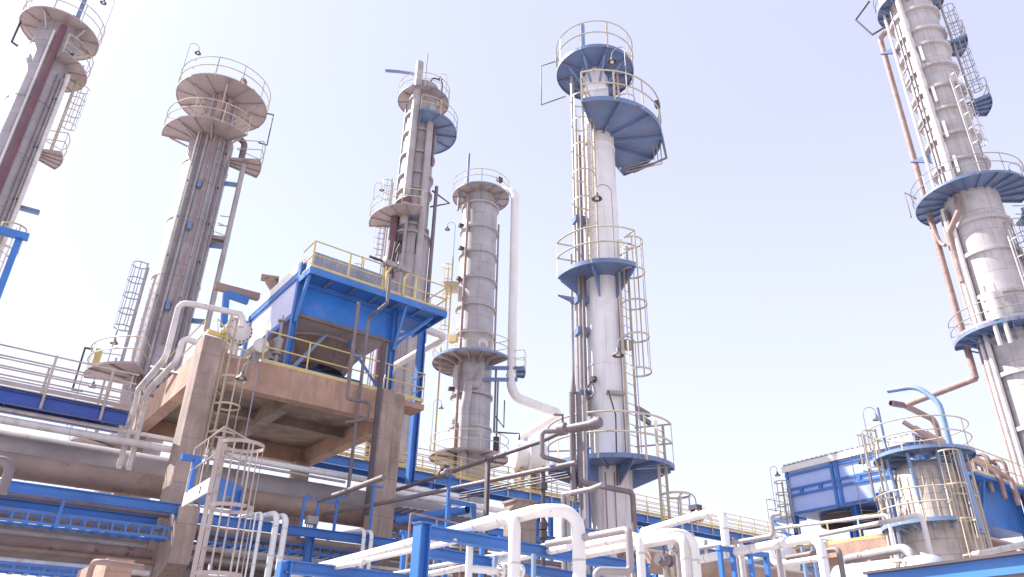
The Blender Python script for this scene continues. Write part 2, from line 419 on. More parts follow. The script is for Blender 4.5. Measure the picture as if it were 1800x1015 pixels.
# gooseneck lamps: one prototype, copied
LAMPG = 'gooseneck lamps of the plant'
lamp0 = None
def make_lamp():
    r = thing('gooseneck_lamp', 'x', 'lamp', (0, 0, 0), LAMPG)
    MB().tube([(0, 0, 0), (0, 0, 1)], .017, 8).build('pole', lampole, r)
    MB().tube([(0, 0, 0)]+[(.3-.3*math.cos(a), 0, .3*math.sin(a)) for a in [rad(12*k) for k in range(1, 15)]]+[(.6, 0, -.12)], .02, 8).build('neck', lampole, r)
    sh = MB().lathe(.6, 0, [(-.42, .21), (-.4, .2), (-.3, .12), (-.25, .07), (-.13, .05), (-.11, .02)], 20, False).build('shade', lampm, r)
    MB().lathe(.6, 0, [(-.4, .01), (-.4, .08), (-.34, .09), (-.28, .05)], 14, True).build('bulb', bulbm, sh)
    return r
def lamp(p, az, label, sc=1.0):
    global lamp0
    if lamp0 is None: o = lamp0 = make_lamp()
    else:
        o = lamp0.copy(); COL.objects.link(o)
        for ch in lamp0.children:
            c = ch.copy(); COL.objects.link(c); c.parent = o
            for g_ in ch.children:
                d_ = g_.copy(); COL.objects.link(d_); d_.parent = c
    h = sc*1.75
    for c in o.children:
        if c.name.startswith('pole'): c.scale = (1, 1, h)
        else: c.scale = (.8,)*3; c.location = (0, 0, h)
    o.location = tuple(map(float, p)); o.rotation_euler = (0, 0, az); o['label'] = label
    return o
def az(v): return math.atan2(v[1], v[0])
# ================================================================ tall white column with sector platforms
T = Tower('white_process_tower', 'slender white column with blue fan shaped platforms and two caged ladders', 1074.7, 836, 21, t5m)
zb, zm, z2, zt_ = T.z(826), T.z(497), T.z(246), T.z(128)
r = T.m_px(37, T.z(836)); T5 = T; T5r = r
T.shell([(0, r), (zb-.05, r)], t5s, 'base_shell')
T.shell([(zb-.049, r*.985), (zm+.4, r*.985), (zm+.41, r*.96), (z2+1.0, r*.96), (z2+1.25, r*.8), (zt_-.4, r*.78), (zt_, r*.55)])
T.ring(z2-.5, r*.96, .06, .02); T.ring(zm+2.5, r*.96, .05, .015); T.ring(zb+3, r*.985, .05, .015)
for a in (-60, 50): T.platform
P1 = T.platform(zt_, .25, T.m_px(66, zt_), -180, 180, blue2, cream, nrib=9, knee=1.15, toe=False, skirt=.11)
T.platform(z2, r*.97, T.m_px(110, z2), -12, 155, blue2, cream, nrib=6, skirt=.16, brackets=False, toe=False)
T.platform(zm, r, T.m_px(85, zm), -65, 40, blue2, cream, nrib=3, skirt=.13, knee=.62, toe=False, plate=True)
T.platform(zb, r*1.0, T.m_px(109, zb), -95, 78, blue2, cream, nrib=7, skirt=.11, knee=.42, rail=(-95, 74), toe=False, plate=True, every=2)
T.ladder(-21, r+.2, zm+.02, z2+1.1, cream, (zm+2.4, z2+1.0), 1.0, turn=-22)
T.ladder(52, r+.22, zb+.02, zm+1.1, cream, (zb+2.6, zm+1.0), 1.05)
T.ladder(62, r+.95, 2.2, zb+1.1, cream, (3.0, zb-.9), 1.15)
T.ladder(110, r+.2, z2, zt_+1.0, cream, (z2+2.0, zt_+.9), .9)
for a, px_, p_, m_, zt2 in ((-75, 17, .075, galv, zt_-.35), (-62, 14, .06, galv, z2+.8), (-50, 9, .055, steel, z2-.2)):
    T.riser(a, r+.18+px_*.006, p_, 4.2, zt2, m_)
T.riser(-84, r+.42, .05, 6, zm+1.0, galv)
for zz in (T.z(395), T.z(535), T.z(590), T.z(700)): T.box(-66, r+.16, zz, (.42, .3, .22), blue2, 'pipe_bracket')
MB().prism([T.at(-85, r+.85, T.z(521)), T.at(-80, r+.05, T.z(530)), T.at(-80, r+.05, T.z(545))], T.dir(5)*.12).build('pipe_bracket', blue2, T.root)
T.box(-5, r*.79+.35, zt_-1.55, (.14, .9, .1), t5m, 'lifting_lug')
T.riser(-52, r*.9, .1, zt_-.2, zt_+2.1, blue3, 'vent_pipe')
MB().tube([T.at(-88, 1.45, zt_+.65), T.at(-95, 2.0, zt_+.7), T.at(-95, 2.0, zt_-1.2), T.at(-80, 1.1, zt_-1.2)], .025, 8).build('hoist_frame', steel, T.root)
fr = MB().tube([T.at(92, 2.2, z2+.15), T.at(92, 2.3, z2-.9), T.at(120, 1.4, z2-.95), T.at(125, .9, z2-.9)], .05, 8)
fr.build('davit_arm', steel, T.root)
for k in range(3): MB().tube([T.at(95, 2.15-.12*k, z2-.2), T.at(95, 2.15-.12*k, z2-1.05+.1*k), T.at(125, 1.1, z2-1.0+.1*k)], .022, 6).build('thin_line', galv, T.root)
MB().tube([T.at(0, r, T.z(690)-.25), T.at(0, r+.25, T.z(690)-.2), T.at(12, r+.3, T.z(700)-.8), T.at(12, r+.12, zb-.6)], .022, 8, .15).build('cable', dark, T.root)
T.box(18, r+.1, zb+2.0, (.14, .5, .1), galv, 'cable_bracket')
nz = zb-2.9
MB().lathe_axis(T.at(-78, .2, nz), T.at(-78, 2, nz), [(0, .3), (r+.35, .3), (r+.36, .36), (r+.45, .36), (r+.46, .1)], 24).build('nozzle', t5m, T.root)
MB().tube([T.at(-42, r+.1, T.z(705)), T.at(-42, r+.35, T.z(700)), T.at(-30, r+.35, T.z(688)), T.at(-30, r+.12, T.z(684))], .03, 8).build('instrument_line', dark, T.root)
MB().tube([T.at(-30, r+.1, T.z(684)), T.at(-30, r+.3, T.z(684)), T.at(-24, r+.3, T.z(706)), T.at(-34, r+.3, T.z(712))], .02, 8).build('instrument_line', steel, T.root)
T.box(-30, r+.2, T.z(680), (.16, .14, .12), dark, 'transmitter'); T.box(-42, r+.3, T.z(735), (.16, .16, .55), steel, 'level_gauge'); T.box(-40, r+.25, T.z(752), (.3, .3, .16), galv, 'flange')
for a_, yy in ((62, 735), (66, 748)): T.box(a_, r+.5, T.z(yy), (.1, .7, .12), steel, 'junction_box')
T.box(70, T.m_px(108, z2)+.05, z2+.75, (.14, .2, .22), dark, 'junction_box'); T.box(46, r+.28, T.z(622), (.16, .2, .3), galv, 'junction_box')
MB().tube([T.at(40, r+.06, zm-.2), T.at(40, r+.06, zb+.3)], .018, 6).build('conduit', steel, T.root); MB().tube([T.at(48, r+.08, T.z(560)), T.at(48, r+.08, T.z(640))], .03, 6).build('conduit', dark, T.root)
for h_, b_ in ((-16, .3), (8, .34)):
    MB().beam(T.at(h_, r+.004, zb-2.6), T.at(h_, r+.004, zb-.2), .035, .006, up=T.dir(h_)).build('rust_strip', rustp, T.root)
lamp(T.at(14, T.m_px(83, zm), zm+.05), az(-T.r*.9+T.u*.3), 'bell lamp on a thin pole rising from the middle platform of the white column', 1.35)
lamp(T.at(28, T.m_px(108, zb), zb+.05), az(-T.r), 'bell lamp beside the caged ladder just above the lowest platform of the white column', 1.75)
lamp(T.at(30, T.m_px(104, z2), z2+.05), az(-T.r*.9-T.u*.4), 'bell lamp hanging under the top deck of the white column', 1.3)
lamp(T.at(95, T.m_px(112, zb), zb-1.9), az(T.r), 'small dark lamp under the lowest platform of the white column near its caged ladder', .6)
T5top = zt_
# ================================================================ ringed grey column with the white overhead line
rT4 = 1.22
clad4 = clad('ringed_cladding', rT4, (.44, .415, .43), 3.4, 1.35)
T = Tower('ringed_tower', 'stout grey column with raised rings and a white pipe looping from its top', 840.4, 451, 46, clad4)
T4 = T; zt_, zl, zr = T.z(348), T.z(639), T.z(806); r = T.m_px(31, T.z(451))
T.shell([(0, r*1.06), (T.z(760), r*1.06), (T.z(755), r), (T.z(372), r), (T.z(368), r*.8), (zt_+.6, r*.8), (zt_+1.0, r*.5)])
for yy in (370, 412, 455, 500, 547, 594, 700, 757): T.ring(T.z(yy), r, .16, .13)
T.platform(zt_, r*.8, T.m_px(49, zt_), -180, 180, under, cream, under, rimm=blue3, nrib=12, knee=1.3, brm=blue2, posts=1.4, skirt=.09, toe=False, every=2)
T.platform(zl, r, T.m_px(71, zl), -165, 58, under, cream, under, rimm=blue3, nrib=11, knee=.3, skirt=.14, brm=under, posts=1.5, toe=False, plate=True)
T.platform(zl-.5, T.m_px(60, zl), T.m_px(92, zl), 70, 100, blue2, yellow, nrib=3, brackets=False)
T.platform(zr, r, T.m_px(69, zr), -180, 180, under, cream, under, nrib=10, knee=.4, posts=1.5, skirt=.1, toe=False, brackets=False)
T.ladder(-92, r+.5, zl, T.z(455), yellow, (zl+2.5, T.z(470)), 1.2)
T.box(-92, r+.5, T.z(507), (.9, 1.6, .12), cream, 'rest_platform')
T.ladder(-92, r+.9, zr, zl+1, yellow, None)
T.riser(-38, r+.15, .09, zr-3, T.z(360), rustp, 'rusty_riser')
T.riser(95, r+.15, .07, zl, T.z(392), galv)
for zz, a in ((T.z(405), -70), (T.z(690), -70), (T.z(447), -60), (T.z(500), -60)): T.box(a, r+.1, zz, (.45, .3, .2), dark, 'pipe_bracket')
MB().tube([T.at(-70, T.m_px(41, zt_), zt_-1.6), T.at(-70, T.m_px(40, zt_), zt_+.3)], .1, 8).build('drain_pipe', galv, T.root)
T.riser(-55, T.m_px(30, zt_), .09, zt_, zt_+3.4, blue2, 'vent_pipe')
mb = MB().tube([T.at(28, T.m_px(29, zl), zl+1.0), T.at(28, T.m_px(29, zl), zl-.9), T.at(10, T.m_px(38, zl), zl-2.0), T.at(-8, T.m_px(40, zl), zl-1.9), T.at(-14, T.m_px(42, zl), zl-3.6), T.at(-14, T.m_px(42, zl), T.z(905))], .29, 18, bend=.75)
mb.build('reboiler_line', clad('reboiler_cladding', .3, (.43, .4, .41), 1.9, .8), T.root)
MB().lathe_axis(T.at(28, T.m_px(29, zl)+.2, zl+1.0), T.at(28, 0, zl+1.0), [(0, .36), (.1, .36), (.11, .28), (1.2, .28)], 20).build('nozzle', offw, T.root)
for zz in (T.z(652), T.z(672)): 
    MB().beam(T.at(20, r*.9, zz-.2), T.at(75, T.m_px(80, zl), zz), .18, .22).build('pipe_support', blue2, T.root)
lamp(T.at(-80, T.m_px(68, zr), zr), az(T.r), 'thin hooked lamp at the edge of the lowest ring walkway of the ringed column', 1.9)
for a_, p_, y0, y1 in ((62, .07, 765, 655), (80, .055, 800, 668), (97, .04, 812, 668)): T.riser(a_, r+.45, p_, T.z(y0), T.z(y1), steel, 'conduit')
MB().tube([T.at(62, r+.45, T.z(765)), T.at(95, r+1.9, T.z(757)), T.at(95, r+1.9, T.z(800))], .06, 8).build('conduit', dark, T.root)
MB().tube([T.at(70, r+.4, T.z(735)), T.at(95, r+.9, T.z(748)), T.at(95, r+.9, T.z(700))], .04, 8).build('conduit', dark, T.root)
for yy in (775, 788): T.box(80, r+.45, T.z(yy), (.35, .3, .4), dark, 'control_valve')
T.box(-30, T.m_px(70, zl), zl+.7, (.3, .5, .5), yellow, 'gauge_box'); T.box(40, T.m_px(48, zt_), zt_+.6, (.25, .4, .35), dark, 'junction_box')
# white overhead line from the top of the ringed column to the exchanger behind the pipes
d9 = 45.5
p0 = D(868, 336, 46.2)
top = D(906, 336, 45.4); bot = top.copy(); bot[2] = zat(top[0], top[1], 696)
pb = Z(984, 727, bot[2]-.0)
q2 = D(906, 778, math.hypot(pb[0], pb[1])-7)
q2 = Z(908, 772, bot[2])
q3 = q2.copy(); q3[2] -= 4
mb = MB().tube([p0, top, bot, pb, q2, q3], .30, 18, bend=.9)
solo(mb, 'overhead_line', white, 'long white pipe dropping from the top of the ringed column and bending twice', 'pipe')
exc = thing('heat_exchanger', 'white horizontal exchanger drum seen behind thin grey pipes below the white overhead line', 'exchanger', q3)
e0 = D(955, 806, 43); dr = nrm(L*-.4+R)
MB().lathe_axis(e0-dr*.2, e0+dr, [(-1.7, .6), (-1.6, .88), (-.9, .88), (-.89, 1.15), (-.75, 1.15), (-.74, .95), (.0, .95), (.25, .8), (.4, .45), (.45, .1)], 28).build('shell', white, exc)
MB().lathe_axis(q3+ZZ*.6, q3-ZZ, [(0, .3), (.1, .48), (.3, .48), (.31, .4), (2.5, .4)], 20).build('inlet_nozzle', white, exc)
for k in (-1.4, -.5): MB().box(e0+dr*k-ZZ*1.6, dr*.12, nrm(np.cross(ZZ, dr))*.6, ZZ*.8).build('saddle', conc2, exc)
# ================================================================ brown column with side platforms
rT3 = T4.m_px(1, 20)*30
T = Tower('piped_tower', 'slim rust stained column with thick vertical pipes and three staggered platforms', 734.5, 281, 42, clad('stained_cladding', 1.1, (.385, .34, .345), 3, 1.25, rust=.2))
T3 = T; zt_, z2, zm = T.z(180), T.z(232), T.z(399); r = T.m_px(27, T.z(281))
T.shell([(0, r*1.2), (T.z(455), r*1.2), (T.z(420), r*1.2), (T.z(412), r), (zt_-.5, r*.95), (zt_+1.2, r*.95), (zt_+1.6, r*.5)])
for yy in (212, 244, 282, 318, 345, 408, 424): T.ring(T.z(yy), r if yy < 412 else r*1.2, .14, .13)
T.platform(zt_, r, T.m_px(44, zt_), -180, 180, under, cream, under, rimm=blue2, nrib=9, knee=1.0, posts=1.3, skirt=.08, every=3, toe=False)
T.platform(z2, r, T.m_px(63, z2), -3, 155, blue2, cream, blue2, nrib=6, brackets=False, posts=1.4, skirt=.12, toe=False)
T.platform(zm, r, T.m_px(73, zm), -98, 12, under, cream, under, nrib=6, brackets=False, skirt=.08, posts=1.4, toe=False)
T.riser(-22, r+.28, .27, T.z(415), T.z(134), grey, 'transfer_line')
T.riser(28, r+.24, .24, 12, T.z(203), grey, 'transfer_line')
T.riser(52, r+.16, .1, T.z(300), T.z(205), steel)
T.riser(-48, r*1.2+.2, .26, 12, T.z(375), maroon, 'maroon_line', [(-10, r+.5, T.z(372))])
T.riser(-14, r*1.2+.15, .11, 12, T.z(375), galv)
T.riser(75, r*1.2+.2, .12, 12, T.z(330), steel)
T.riser(-96, r+.12, .06, T.z(380), T.z(185), galv)
T.ladder(-105, r+.6, 14, zm+1.1, cream, (T.z(452), zm+1.0), .9)
T.ladder(-100, r+.5, zm, T.z(318), cream, (zm+2.3, T.z(322)), .9)
T.ladder(-100, r+1.8, T.z(700), T.z(455), yellow, (T.z(640), T.z(470)), 1.2)
MB().tube([T.at(-40, r*.8, zt_+1), T.at(-60, r*.9, zt_+2.1), T.at(-95, r+.9, zt_+2.7), T.at(-95, r+1.9, zt_+2.7)], .12, 10, bend=.6).build('vent_pipe', blue2, T.root)
MB().tube([T.at(40, r*.6, zt_+.2), T.at(40, r*.6, zt_+2.0), T.at(75, r*1.2, zt_+1.9), T.at(75, r*1.2, zt_+.2)], .06, 8, bend=.3).build('vent_pipe', dark, T.root)
MB().tube([T.at(-5, r*.3, zt_), T.at(-5, r*.3, zt_+4.4)], .035, 6).build('lightning_rod', dark, T.root)
MB().tube([T.at(80, r+.1, T.z(335)), T.at(88, r+1.3, T.z(352)), T.at(75, r+.1, T.z(365))], .06, 8).build('davit_arm', dark, T.root)
for yy, a in ((396, 5),): T.box(a, r+.3, T.z(yy), (.4, .3, .5), blue2, 'pipe_bracket')
for yy in (440, 452): 
    for a in (-25, 25): T.box(a, r*1.2, T.z(yy), (.12, .42, .9), dark, 'skirt_vent')
lamp(T.at(-95, T.m_px(72, zm), zm), az(T.r), 'hooked lamp on the open end of the middle platform of the slim brown column', 1.75)
lamp(T.at(60, r*1.2+1.9, T.z(505)), az(-T.r), 'bell lamp on a hooked pole beside the slim brown column above the cooler deck', 2.2)
lamp(T.at(62, T.m_px(42, zt_), zt_), az(-T.r), 'small lamp on the railing of the topmost deck of the slim brown column', 1.1)
# ================================================================ grey column with twin round platforms
T = Tower('twin_deck_tower', 'grey column striped with thin pipes under two wide round platforms near its top', 328, 428, 35, clad('pale_cladding', 1.15, (.43, .385, .395), 3, 1.15))
T2 = T; zt_, z2, zs, zl, zl2 = T.z(183), T.z(257), T.z(275), T.z(675), T.z(795); r = T.m_px(38.5, T.z(428))
T.shell([(0, r), (z2+.2, r), (z2+.9, r*.72), (zt_+.4, r*.72), (zt_+.9, r*.4)])
for yy in (300, 400, 500): T.ring(T.z(yy), r, .05, .03)
T.platform(zt_, r*.72, T.m_px(75, zt_), -180, 180, under, cream, under, nrib=12, knee=1.0, brm=grey, posts=1.5, skirt=.06, every=2, toe=False)
T.platform(z2, r, T.m_px(80, z2), -95, 38, under, cream, under, nrib=7, knee=.3, posts=1.4, skirt=.07, every=2, toe=False)
T.platform(zs, r, T.m_px(88, zs), 66, 104, under, cream, under, nrib=4, brackets=False, skirt=.08, toe=False)
T.platform(T.z(408), r, T.m_px(60, T.z(408)), 75, 110, under, cream, under, nrib=3, brackets=False)
T.platform(zl, r, T.m_px(104, zl), -98, -14, under, cream, under, nrib=4, brackets=False, skirt=.08, posts=1.3, toe=False)
T.platform(zl2, r, T.m_px(104, zl2), -100, -20, under, cream, under, nrib=4, brackets=False, skirt=.08, posts=1.3, toe=False)
for a, pr2, m_, ya, yb in ((-38, .07, offw, 700, 240), (-30, .06, galv, 720, 236), (-14, .085, galv, 700, 236), (3, .075, rustp, 620, 252), (16, .06, galv, 690, 240), (28, .05, galv, 690, 262), (36, .05, steel, 690, 262), (44, .045, galv, 690, 250), (-22, .04, steel, 700, 260), (56, .05, galv, 690, 285)):
    T.riser(a, r+.1, pr2*.72, T.z(ya), T.z(yb), m_)
for yy in (346, 418, 556): T.box(-8+yy % 7, r+.16, T.z(yy), (.2, .18, .42), blue2, 'pipe_bracket')
T.clips((-38, -14, 16, 40), r-.02, r+.14, T.z(690), T.z(270), 2.1, dark)
T.riser(74, r+.72, .13, T.z(575), T.z(292), grey, 'transfer_line', [(74, r+.72, T.z(281))])
for yy in (318, 427, 560): MB().beam(T.at(74, r, T.z(yy)), T.at(74, r+.75, T.z(yy)), .12, .22).build('pipe_support', blue2, T.root)
T.riser(-5, r*.72+.15, .2, z2-.2, zt_-.2, rustp, 'vapour_line'); T.riser(-60, r*.72+.3, .22, z2, z2+1.1, white, 'nozzle'); T.riser(20, r*.72+.14, .1, z2, zt_-.2, rustp)
T.riser(-28, r*.72+.22, .06, z2-1, zt_-.2, galv); T.riser(45, r*.72+.14, .06, z2-1, zt_-.2, galv)
MB().tube([T.at(80, r+.5, zs+.1), T.at(80, r+.5, zs+1.2), T.at(84, r+.1, zs+1.6), T.at(84, r-.1, zs+1.6)], .16, 10, bend=.4).build('elbow_line', steel, T.root)
MB().tube([T.at(92, T.m_px(75, zt_), zt_+.35), T.at(92, T.m_px(87, zt_), zt_+.4), T.at(92, T.m_px(87, zt_), zt_-1.7), T.at(92, T.m_px(72, zt_), zt_-1.7)], .045, 8).build('hoist_frame', dark, T.root)
MB().tube([T.at(-96, T.m_px(104, zl), zl+1.2), T.at(-96, T.m_px(116, zl), zl+1.2), T.at(-96, T.m_px(116, zl), zl-.7), T.at(-96, T.m_px(100, zl), zl-.7)], .06, 8).build('hoist_frame', dark, T.root)
T.box(-90, T.m_px(92, zl), zl+.75, (.25, .5, .7), yellow, 'yellow_cabinet')
T.ladder(-97, r+.3, zl+.1, T.z(476), galv, (zl+2.4, T.z(478)), .85)
T.ladder(-97, r+.5, zl2, zl+.9, galv, None)
for k, (aa, hh) in enumerate(((20, .7), (45, .55))):
    MB().tube([T.at(aa, T.m_px(58, zt_), zt_), T.at(aa, T.m_px(58, zt_), zt_+hh), T.at(aa+8, T.m_px(58, zt_), zt_+hh), T.at(aa+8, T.m_px(58, zt_), zt_+.1)], .09, 8, bend=.1).build('relief_valve', rustp, T.root)
lamp(T.at(-88, T.m_px(75, zt_), zt_), az(T.r), 'hooked lamp on the top deck of the column with twin round platforms', 1.75)
lamp(T.at(-45, T.m_px(100, zl), zl), az(-T.u), 'squat bell lamp on the low side platform of the column with twin round platforms', .8)
lamp(T.at(-75, T.m_px(104, zl2)+.2, zl2+.5), az(T.r), 'hooked lamp behind the long blue walkway below the low side platform', 1.2)
# ================================================================ leaning-edge column, partly cut by the frame
T = Tower('maroon_piped_tower', 'grey column with a dark maroon pipe up its front and stepped platforms', 57.6, 177, 38, clad('grey_violet_cladding', 1.03, (.42, .38, .40), 2.6, 1.1))
T1 = T; zt_, z2, z3 = T.z(60), T.z(117), T.z(255); r = T.m_px(36, T.z(177))
T.shell([(0, r), (zt_+.3, r), (zt_+.8, r*.6)])
for yy in (95, 190, 280, 370): T.ring(T.z(yy), r, .05, .03)
T.platform(zt_, r, T.m_px(61, zt_), -180, 180, under, cream, under, nrib=10, knee=1.0, brm=grey, posts=1.5, skirt=.07, every=2, toe=False)
T.platform(z2, r, T.m_px(63, z2), 12, 160, under, cream, under, nrib=6, brackets=False, posts=1.4, skirt=.07, toe=False)
T.platform(z3, r, T.m_px(75, z3), 62, 112, under, cream, under, nrib=5, brackets=False, posts=1.3, skirt=.08, toe=False)
T.riser(2, r+.16, .16, 10, zt_-.35, maroon, 'maroon_line'); T.riser(-13, r+.12, .06, 10, T.z(80), offw)
T.riser(58, r+.14, .12, 10, T.z(128), offw); T.riser(46, r+.1, .05, 10, T.z(140), galv); T.riser(30, r+.1, .04, 10, T.z(140), steel)
T.clips((2, 46), r-.02, r+.2, 12, zt_-1, 3.0, dark)
T.ladder(97, r+.45, z3, z2+1, cream, (z3+2.3, z2-.3), .8)
MB().tube([T.at(-90, T.m_px(58, zt_), zt_-.3), T.at(-92, T.m_px(58, zt_), zt_-1.7), T.at(-92, T.m_px(48, zt_), zt_-1.8)], .06, 8).build('hoist_frame', dark, T.root)
MB().tube([T.at(60, r*.5, zt_), T.at(60, r*.5, zt_+3.6)], .13, 10).build('vent_pipe', blue2, T.root)
T.box(82, r+.45, T.z(352), (.9, .25, .18), blue2, 'pipe_bracket')
for k in range(2): T.box(20+30*k, r*.9, zt_+.55, (.25, .3, .4), steel, 'relief_valve')
lamp(T.at(75, T.m_px(61, zt_), zt_-.3), az(-T.r), 'hooked lamp over the top deck of the column with the maroon pipe', 2.0)
# ================================================================ large ringed column leaning out of the picture
T = Tower('giant_process_tower', 'huge white clad column with many rings, red pipe alongside and blue ring platform', 1726.7, 417, 42, clad('white_panel_cladding', 1.5, (.52, .495, .50), 2.6, 1.2, streak=.45, dirt_amt=.2))
T6 = T; r1 = T.m_px(44, T.z(417)); r0 = T.m_px(36, T.z(142)); zp = T.z(352); zt_ = T.z(12); zq = T.z(592)
T.shell([(0, r1), (zp-.2, r1), (zp+.1, r1), (zp+.9, r0), (zt_-.5, r0), (zt_+2, r0)])
for k, yy in enumerate((40, 75, 101, 137, 174, 212, 255, 300)): T.ring(T.z(yy), r0, .2, .2)
for yy in (404, 457, 530, 606, 665, 760, 850): T.ring(T.z(yy), r1, .2, .16)
T.platform(zt_, r0, T.m_px(52, zt_), -180, 180, blue2, galv, nrib=12, knee=1.0)
T.platform(zp, r1*1.0, T.m_px(87, zp), -125, 125, blue2, galv, nrib=15, brackets=False, skirt=.13, posts=1.4, toe=False)
T.platform(zq, r1, T.m_px(92, zq), -90, 60, blue2, galv, nrib=9, knee=.5, posts=1.4)
T.platform(T.z(200), r0, T.m_px(73, T.z(200)), 78, 125, blue2, galv, nrib=5, brackets=False)
T.platform(T.z(92), r0, T.m_px(66, T.z(92)), 85, 130, blue2, galv, nrib=4, brackets=False)
T.platform(T.z(470), r1, T.m_px(84, T.z(470)), 62, 120, blue2, galv, nrib=5, brackets=False)
T.platform(T.z(392), T.m_px(66, T.z(392)), T.m_px(100, T.z(392)), 80, 125, blue2, galv, nrib=4, brackets=False)
T.ladder(96, r0+.35, T.z(200), T.z(20), galv, (T.z(175), T.z(35)), .95)
T.ladder(40, r0+.3, zp, T.z(170), galv, (zp+2.4, T.z(172)), 1.0)
T.ladder(48, r1+.3, zq, T.z(420), galv, (zq+2.4, T.z(425)), 1.0)
T.riser(-92, r1+.75, .165, T.z(650), T.z(42), rustp, 'red_line', [(-70, r0*.6, T.z(38)+.6)])
for a, rr, pr2, ya, yb, m_ in ((-20, r0+.28, .17, 345, -30, offw), (-48, r0+.2, .06, 345, 20, steel), (-38, r0+.2, .05, 345, 60, steel), (-80, r0+.28, .09, 345, -20, offw)):
    T.riser(a, rr, pr2, T.z(ya), T.z(yb), m_)
for a, pr2, m_, yb in ((-62, .13, offw, 366), (-70, .07, steel, 372), (-78, .1, rustp, 372), (-84, .09, offw, 366), (-88, .06, galv, 380), (-54, .09, steel, 372), (-47, .12, offw, 400)):
    T.riser(a, r1+.22, pr2, T.z(1000), T.z(yb), m_)
MB().tube([T.at(-22, r1+.1, zp-.2), T.at(-22, r1+.45, zp-1.4), T.at(-50, r1+.45, zp-2.2), T.at(-58, r1+.3, zp-3.2), T.at(-60, r1+.3, zp-5)], .15, 10, bend=.3).build('elbow_line', rustp, T.root)
for yy in (70, 262, 330): MB().prism([T.at(-90, r1+.95, T.z(yy)), T.at(-80, r0-.1, T.z(yy)), T.at(-80, r0-.1, T.z(yy)-.7)], T.dir(0)*.12).build('pipe_support', blue2, T.root)
for yy in (125, 150, 190, 226, 485, 560): T.box(-55, (r0 if yy < 350 else r1)+.25, T.z(yy), (.1, .55, .09), galv, 'pipe_guide')
for yy in (110, 180, 240, 300): T.box(-5, r0+.2, T.z(yy)-.4, (.2, .14, 1.1), offw, 'sunlit_strip')  # white boxes drawn for the sunlit strips between the rings
T.riser(-10, T.m_px(84, zq)-.2, .5, zq+.05, zq+1.5, offw, 'manway_drum')
for a in (-14, -4): T.riser(a, T.m_px(88, zq), .1, zq-1.2, zq+1.9, offw, 'drum_pipe')
MB().tube([T.at(-85, T.m_px(80, zp), zp+.9), T.at(-85, T.m_px(80, zp)+.5, zp+1.5), T.at(-85, T.m_px(80, zp)+.5, zp-.2)], .05, 8).build('hoist_frame', steel, T.root)
MB().tube([T.at(-75, r0+.9, zt_+1.3), T.at(-85, r0+1.9, zt_+.5), T.at(-85, r0+1.2, zt_-1.2), T.at(-85, r0, zt_-.8)], .07, 8).build('davit_arm', dark, T.root)
MB().tube([T.at(-86, T.m_px(70, zp), zp-.3), T.at(-88, T.m_px(62, zp), zp-2.2), T.at(-70, r1+.5, zp-2.6)], .1, 8, bend=.8).build('drain_line', rustp, T.root)
sc_ = MB().lathe(*(T.at(112, r1+2.6, 0)[:2]), [(0, .62), (T.z(420), .62), (T.z(395), .4)], 24); tag(sc_.build('slender_standpipe', rustp), 'narrow rusty standpipe partly hidden beyond the giant ringed column', 'pipe')
lamp(T.at(95, T.m_px(84, zp), zp), az(-T.r), 'small lamp on the far railing of the blue ring platform of the giant column', .8)
# ================================================================ squat vessel in front of the far cooler
T = Tower('squat_tower', 'squat banded vessel with blue top deck and a cage ladder, near the bottom corner', 1636, 861, 34, clad('banded_cladding', 1.7, (.55, .485, .44), .85, .55, streak=.6, dirt_amt=.3))
T7 = T; r = T.m_px(60, T.z(861)); zt_, zl = T.z(803), T.z(925)
T.shell([(0, r), (zt_-1.0, r), (zt_-.65, r*.93), (zt_-.4, r*.75), (zt_-.25, r*.45), (zt_-.2, .1)])
T.platform(zt_, .5, T.m_px(80, zt_), -180, 180, blue2, cream, blue3, nrib=10, brackets=False, posts=1.4, toe=False, skirt=.12)
for a in (-60, -20, 20, 60): MB().tube([T.at(a, r*.98, zt_-2.0), T.at(a, r*1.12, zt_-.15)], .07, 8).build('deck_strut', blue3, T.root)
T.platform(zl, r, T.m_px(92, zl), -95, 18, blue3, cream, blue3, nrib=6, knee=.3, brm=blue3, posts=1.1, toe=False, skirt=.13)
T.ladder(-68, r+.35, zl, zt_+1.1, cream, (zl+2.2, zt_+1.0), 1.0)
T.ladder(28, r+.15, 1.0, zl+2.6, cream, (2.2, zl+2.4), 1.3)
for a in range(-60, 70, 13): MB().beam(T.at(a, r+.05, zl-.4), T.at(a, r+.05, zt_-.9), .02, .03).build('band_strap', cream, T.root)
for k, a in enumerate((-64, -52)): MB().tube([T.at(a, r+.45, zl-1.9), T.at(a, r+.45, zl-.1)], .07, 8).build('deck_strut', blue3, T.root)
for k in range(9): MB().tube([T.at(-92+5*k, r+.5+.05*(k % 2), 2.0), T.at(-92+5*k, r+.5+.05*(k % 2), zl+.9+.3*(k % 3))], .035, 6).build('thin_riser', (cream, offw, galv)[k % 3], T.root)
for a in range(34, 84, 8): MB().tube([T.at(a, r+.22, 1.5), T.at(a, r+.22, zl+2.5-.5*((a//8) % 3))], .03, 6).build('thin_riser', cream if a % 16 else offw, T.root)
for zz in (zl+.9, zl-1.2, zl-2.4): MB().tube([T.at(a, r+.24, zz) for a in range(24, 90, 6)], .03, 6).build('hoop_rail', cream, T.root)
MB().tube([T.at(52, T.m_px(66, zt_), zt_-.1), T.at(52, r+.25, zt_-3.2)], .16, 12).build('sloping_strut', blue3, T.root)
MB().tube([T.at(42, T.m_px(66, zt_), zt_-.1), T.at(42, T.m_px(66, zt_), T.z(728)), T.at(25, T.m_px(38, zt_), T.z(692)), T.at(-72, T.m_px(33, zt_), T.z(686))], .105, 12, bend=.9).build('vent_pipe', blue3, T.root)
